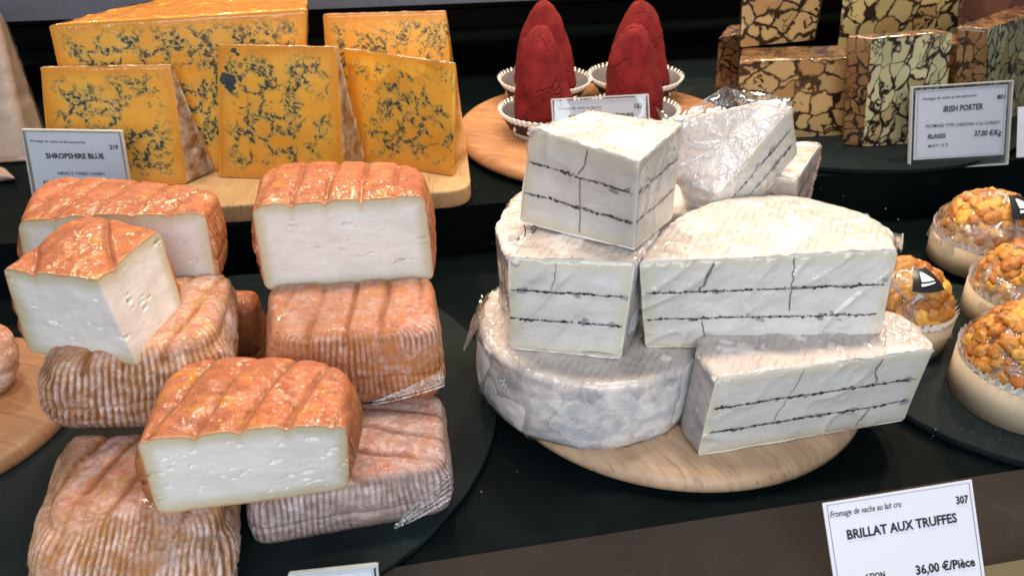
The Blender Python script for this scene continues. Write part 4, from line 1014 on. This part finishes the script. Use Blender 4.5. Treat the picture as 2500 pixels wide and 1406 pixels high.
card('price card reading 182 in front of the red cones', (1352, 248), (1576, 236), (1584, 392), (1362, 400), ZB + .002, .02,
     [('Fromage de vache au lait cru', (1362, 269), (1468, 264), 6, 0, 1), ('182', (1549, 265), (1568, 264), 11, 1, 0), ("BOULETTE D'AVESNES", (1388, 293), (1547, 287), 11, 1, 0)], holder=.003, border=False)
card('white price card whose top edge shows at the bottom of the frame', (716, 1407), (912, 1386), (925, 1540), (728, 1560), .004, .02, [], holder=.0025)
card('bluish price card showing as a sliver at the right edge', (2486, 262), (2660, 250), (2655, 375), (2482, 385), TIER + .004, .02, [], border=False)
zl = z2 + .005
for seq in ([(1279, 549), (1283, 560), (1282, 573), (1279, 578)], [(1269, 580), (1266, 585), (1263, 590)], [(1307, 552), (1310, 556), (1307, 561), (1302, 562), (1298, 558), (1300, 553), (1307, 552)], [(1298, 568), (1303, 568), (1307, 564)]):
    stroke('printed_letter', [G(u, v, zl) for u, v in seq], .0011, t3, M['ink'])

# ================================================================== RAISIN CHEESES
def ico(sub=2):
    import bmesh
    bm = bmesh.new(); bmesh.ops.create_icosphere(bm, subdivisions=sub, radius=1); V = np.array([v.co[:] for v in bm.verts]); Fc = [tuple(v.index for v in f.verts) for f in bm.faces]; bm.free(); return V, Fc
IV, IF = ico(3); raisin_meshes = []
for k in range(4):
    V = IV * [1.0, .74, .62]; V = V * (1 + noise(IV, 1.3, k)[:, None] * .35 + noise(IV, 3.4, k + 5)[:, None] * .22)
    me = bpy.data.meshes.new('raisin'); me.from_pydata((V * .0102).tolist(), [], IF); me.polygons.foreach_set('use_smooth', [True] * len(me.polygons)); me.materials.append(M['raisin']); raisin_meshes.append(me)
def raisin_cheese(label, c, R, box_h, seed, sticker=None, yaw=0):
    rnd = random.Random(seed); c = np.array(c)
    t = thing('raisin_cheese', c, label, 'cheese', 'raisin coated cheeses in wooden rounds')
    n = 96; Rb = R * 1.0
    prof = [(Rb - .0015, .0), (Rb, .0), (Rb + .001, box_h), (Rb - .0012, box_h), (Rb - .002, .002), (.001, .002)]
    V, Fc = lathe(prof, n, c); mesh_obj('wooden_band', V, Fc, M['chip'], t)
    a = np.linspace(0, 2 * math.pi, 168, endpoint=False); zig = np.where(np.arange(168) % 4 == 0, .0040, np.where(np.arange(168) % 4 == 2, -.0035, .0008)); pl = np.where(np.arange(168) % 4 < 2, .0014, -.0014)
    rows = []
    for r, z, q in ((Rb - .004, box_h - .012, 0), (Rb - .002, box_h - .001, .5), (Rb + .0005, box_h + .0075, 1)):
        rr = r + pl * (.4 + .6 * q); rows.append(np.c_[rr * np.cos(a), rr * np.sin(a), z + zig * q] + c)
    V = np.concatenate(rows); m = 168; mesh_obj('pleated_paper', V, [(k * m + i, k * m + (i + 1) % m, (k + 1) * m + (i + 1) % m, (k + 1) * m + i) for k in range(2) for i in range(m)], M['paper'], t, smooth=False)
    # cream core
    BH = R * 1.0; prof = []
    for p in np.linspace(0, 1, 18):
        aa = p * math.pi / 2; prof.append((max(.001, R * .84 * math.cos(aa) ** .7), box_h * .6 + BH * math.sin(aa) ** .95))
    V, Fc = lathe(prof, 64, c); V = V + noise(V, 60, seed)[:, None] * .002; mesh_obj('cream_core', V, Fc, M['cream'], t)
    # raisins scattered by rejection
    pts = []; tries = 0
    while len(pts) < 120 and tries < 6000:
        tries += 1; th = rnd.uniform(0, 2 * math.pi); e = math.asin(rnd.uniform(.10, 1))
        p = np.array([R * .87 * math.cos(e) ** .7 * math.cos(th), R * .87 * math.cos(e) ** .7 * math.sin(th), box_h * .6 + BH * 1.03 * math.sin(e) ** .95])
        if all(np.linalg.norm(p - q) > .0106 for q in pts): pts.append(p)
    for p in pts:
        o = bpy.data.objects.new('raisin', rnd.choice(raisin_meshes)); C.objects.link(o); o.parent = t; o.location = p
        nrm = Vector((p[0], p[1], (p[2] - box_h * .6) * 1.1)).normalized(); o.rotation_euler = (nrm.to_track_quat('Z', 'Y') @ Vector((0, 0, 1)).rotation_difference(Vector((0, 0, 1)))).to_euler(); o.rotation_euler.rotate_axis('Z', rnd.uniform(0, 6.28)); 
        s = rnd.uniform(.75, 1.25); o.scale = (s, s, s)
    # cellophane dome: faceted
    U, UF = ico(2); U = U.copy(); k = U[:, 2] > -.25; idx = np.where(k)[0]; mp = {i: j for j, i in enumerate(idx)}
    d = 1 + np.abs(noise(U, 1.7, seed)) * .28 + noise(U, 6, seed + 1) * .10
    W = np.c_[U[:, 0] * R * .97, U[:, 1] * R * .97, box_h * .62 + U[:, 2] * BH * 1.12] * np.c_[d, d, np.ones(len(d))]
    W[:, 2] += (d - 1) * .03; W = W[idx] + c
    mesh_obj('cellophane', W, [tuple(mp[i] for i in f) for f in UF if all(i in mp for i in f)], M['film_crisp'], t, smooth=False)
    if sticker:
        e0, th0, hw, hh = sticker
        def sp(x, y, lift=1.0):   # patch on dome: x along, y up (metres)
            th = th0 + x / R; e = e0 + y / R; r_ = (R * 1.10 + .003 * lift) * math.cos(e) ** .8
            return c + [r_ * math.cos(th), r_ * math.sin(th), box_h * .62 + (BH * 1.18 + .003 * lift) * math.sin(e)]
        def patch(name, poly, mat, lift, par=t):
            V = []; 
            nx = 10
            lo, hi = poly   # functions of x in [-1,1]
            for k in range(nx + 1):
                x = -1 + 2 * k / nx; a0, a1 = lo(x), hi(x)
                for q in range(4): V.append(sp(x * hw, (a0 + (a1 - a0) * q / 3) * hh, lift))
            return mesh_obj(name, V, [(k * 4 + q, (k + 1) * 4 + q, (k + 1) * 4 + q + 1, k * 4 + q + 1) for k in range(nx) for q in range(3)], mat, par)
        st_ = patch('sticker', (lambda x: -1, lambda x: 1), M['sticker'], 1.0)
        ww = lambda x: max(0, 1 - max(0, (x + .1)) ** 2 / .5)
        def patch2(x0, x1, lo, hi, lift):
            V = []; nx = 8
            for k in range(nx + 1):
                x = x0 + (x1 - x0) * k / nx
                for q in range(2): V.append(sp(x * hw, (lo(k / nx) if q == 0 else hi(k / nx)) * hh, lift))
            mesh_obj('sticker_print', V, [(k * 2, (k + 1) * 2, (k + 1) * 2 + 1, k * 2 + 1) for k in range(nx)], M['sticker_white'], t, smooth=False)
        patch2(-.45, .55, lambda x: -.25 + .1 * x, lambda x: .62 - .75 * x * x if x > .02 else .5, 1.4)
        patch2(-.5, .5, lambda x: -.62 + .25 * x, lambda x: -.40 + .12 * x, 1.4)
    return t
RB = .0105
def rpos(u, v): g = G(u, v, RB + .045); return (g[0], g[1], RB)
rc4 = rpos(2525, 872); rc2 = rpos(2520, 690); rc1 = rpos(2418, 556); rc3 = rpos(2200, 722)
print('raisin pos', rc1, rc2, rc3, rc4)
for a_, b_ in ((rc4, rc2), (rc2, rc1), (rc3, rc2), (rc3, rc4), (rc1, rc3)): print('dist', round(math.dist(a_, b_), 3))
PI = math.pi
raisin_cheese('raisin coated cheese at the back with a black sticker on top', rc1, .062, .034, 1, (1.15, -PI / 2 + .2, .026, .016))
raisin_cheese('raisin coated cheese in the middle of the right edge', rc2, .060, .034, 2, (1.15, -PI / 2 - .45, .028, .015))
raisin_cheese('raisin coated cheese just behind the large half wheel', rc3, .055, .034, 3, (1.15, -PI / 2 + .1, .023, .013))
r4 = raisin_cheese('nearest raisin coated cheese with a stapled wooden band', rc4, .064, .038, 4)
g = G(2438, 1035, RB + .012); v, f = box_verts(np.array(rc4) + [math.cos(-2.02) * .0650, math.sin(-2.02) * .0650, .006], (.0008, -.0004, 0), (0, -.0012, 0), (.001, 0, .014))
mesh_obj('staple', v, f, M['steel'], r4, smooth=False)

# crumbs on boards and counter
rc_ = random.Random(12); V, Fc = [], []
for cx_, cy_, sp_, z_, n_ in [(.20, .535, .05, .0225, 16), (.06, .50, .05, .0005, 2), (.30, .56, .03, .0225, 8), (-.10, .46, .08, .0095, 4), (.30, .47, .08, .0005, 4), (-.12, .92, .10, BT + .0005, 10), (.45, .56, .04, .0105, 8), (.20, .95, .25, TIER + .001, 10)]:
    for _ in range(n_):
        p_ = np.array([cx_ + rc_.gauss(0, sp_), cy_ + rc_.gauss(0, sp_ * .3), z_]); s_r = rc_.choice([.0003, .0003, .0004, .0006]); n0 = len(V)
        V += [q * s_r * rc_.uniform(.6, 1.4) + p_ + [0, 0, s_r * .5] for q in oct_v]; Fc += [tuple(n0 + i for i in ff) for ff in oct_f]
tag(mesh_obj('crumbs', V, Fc, M['cream'], None, loc=(.1, .55, .01)), 'tiny pale cheese crumbs scattered over the boards and the dark counter', 'crumbs', kind='stuff')
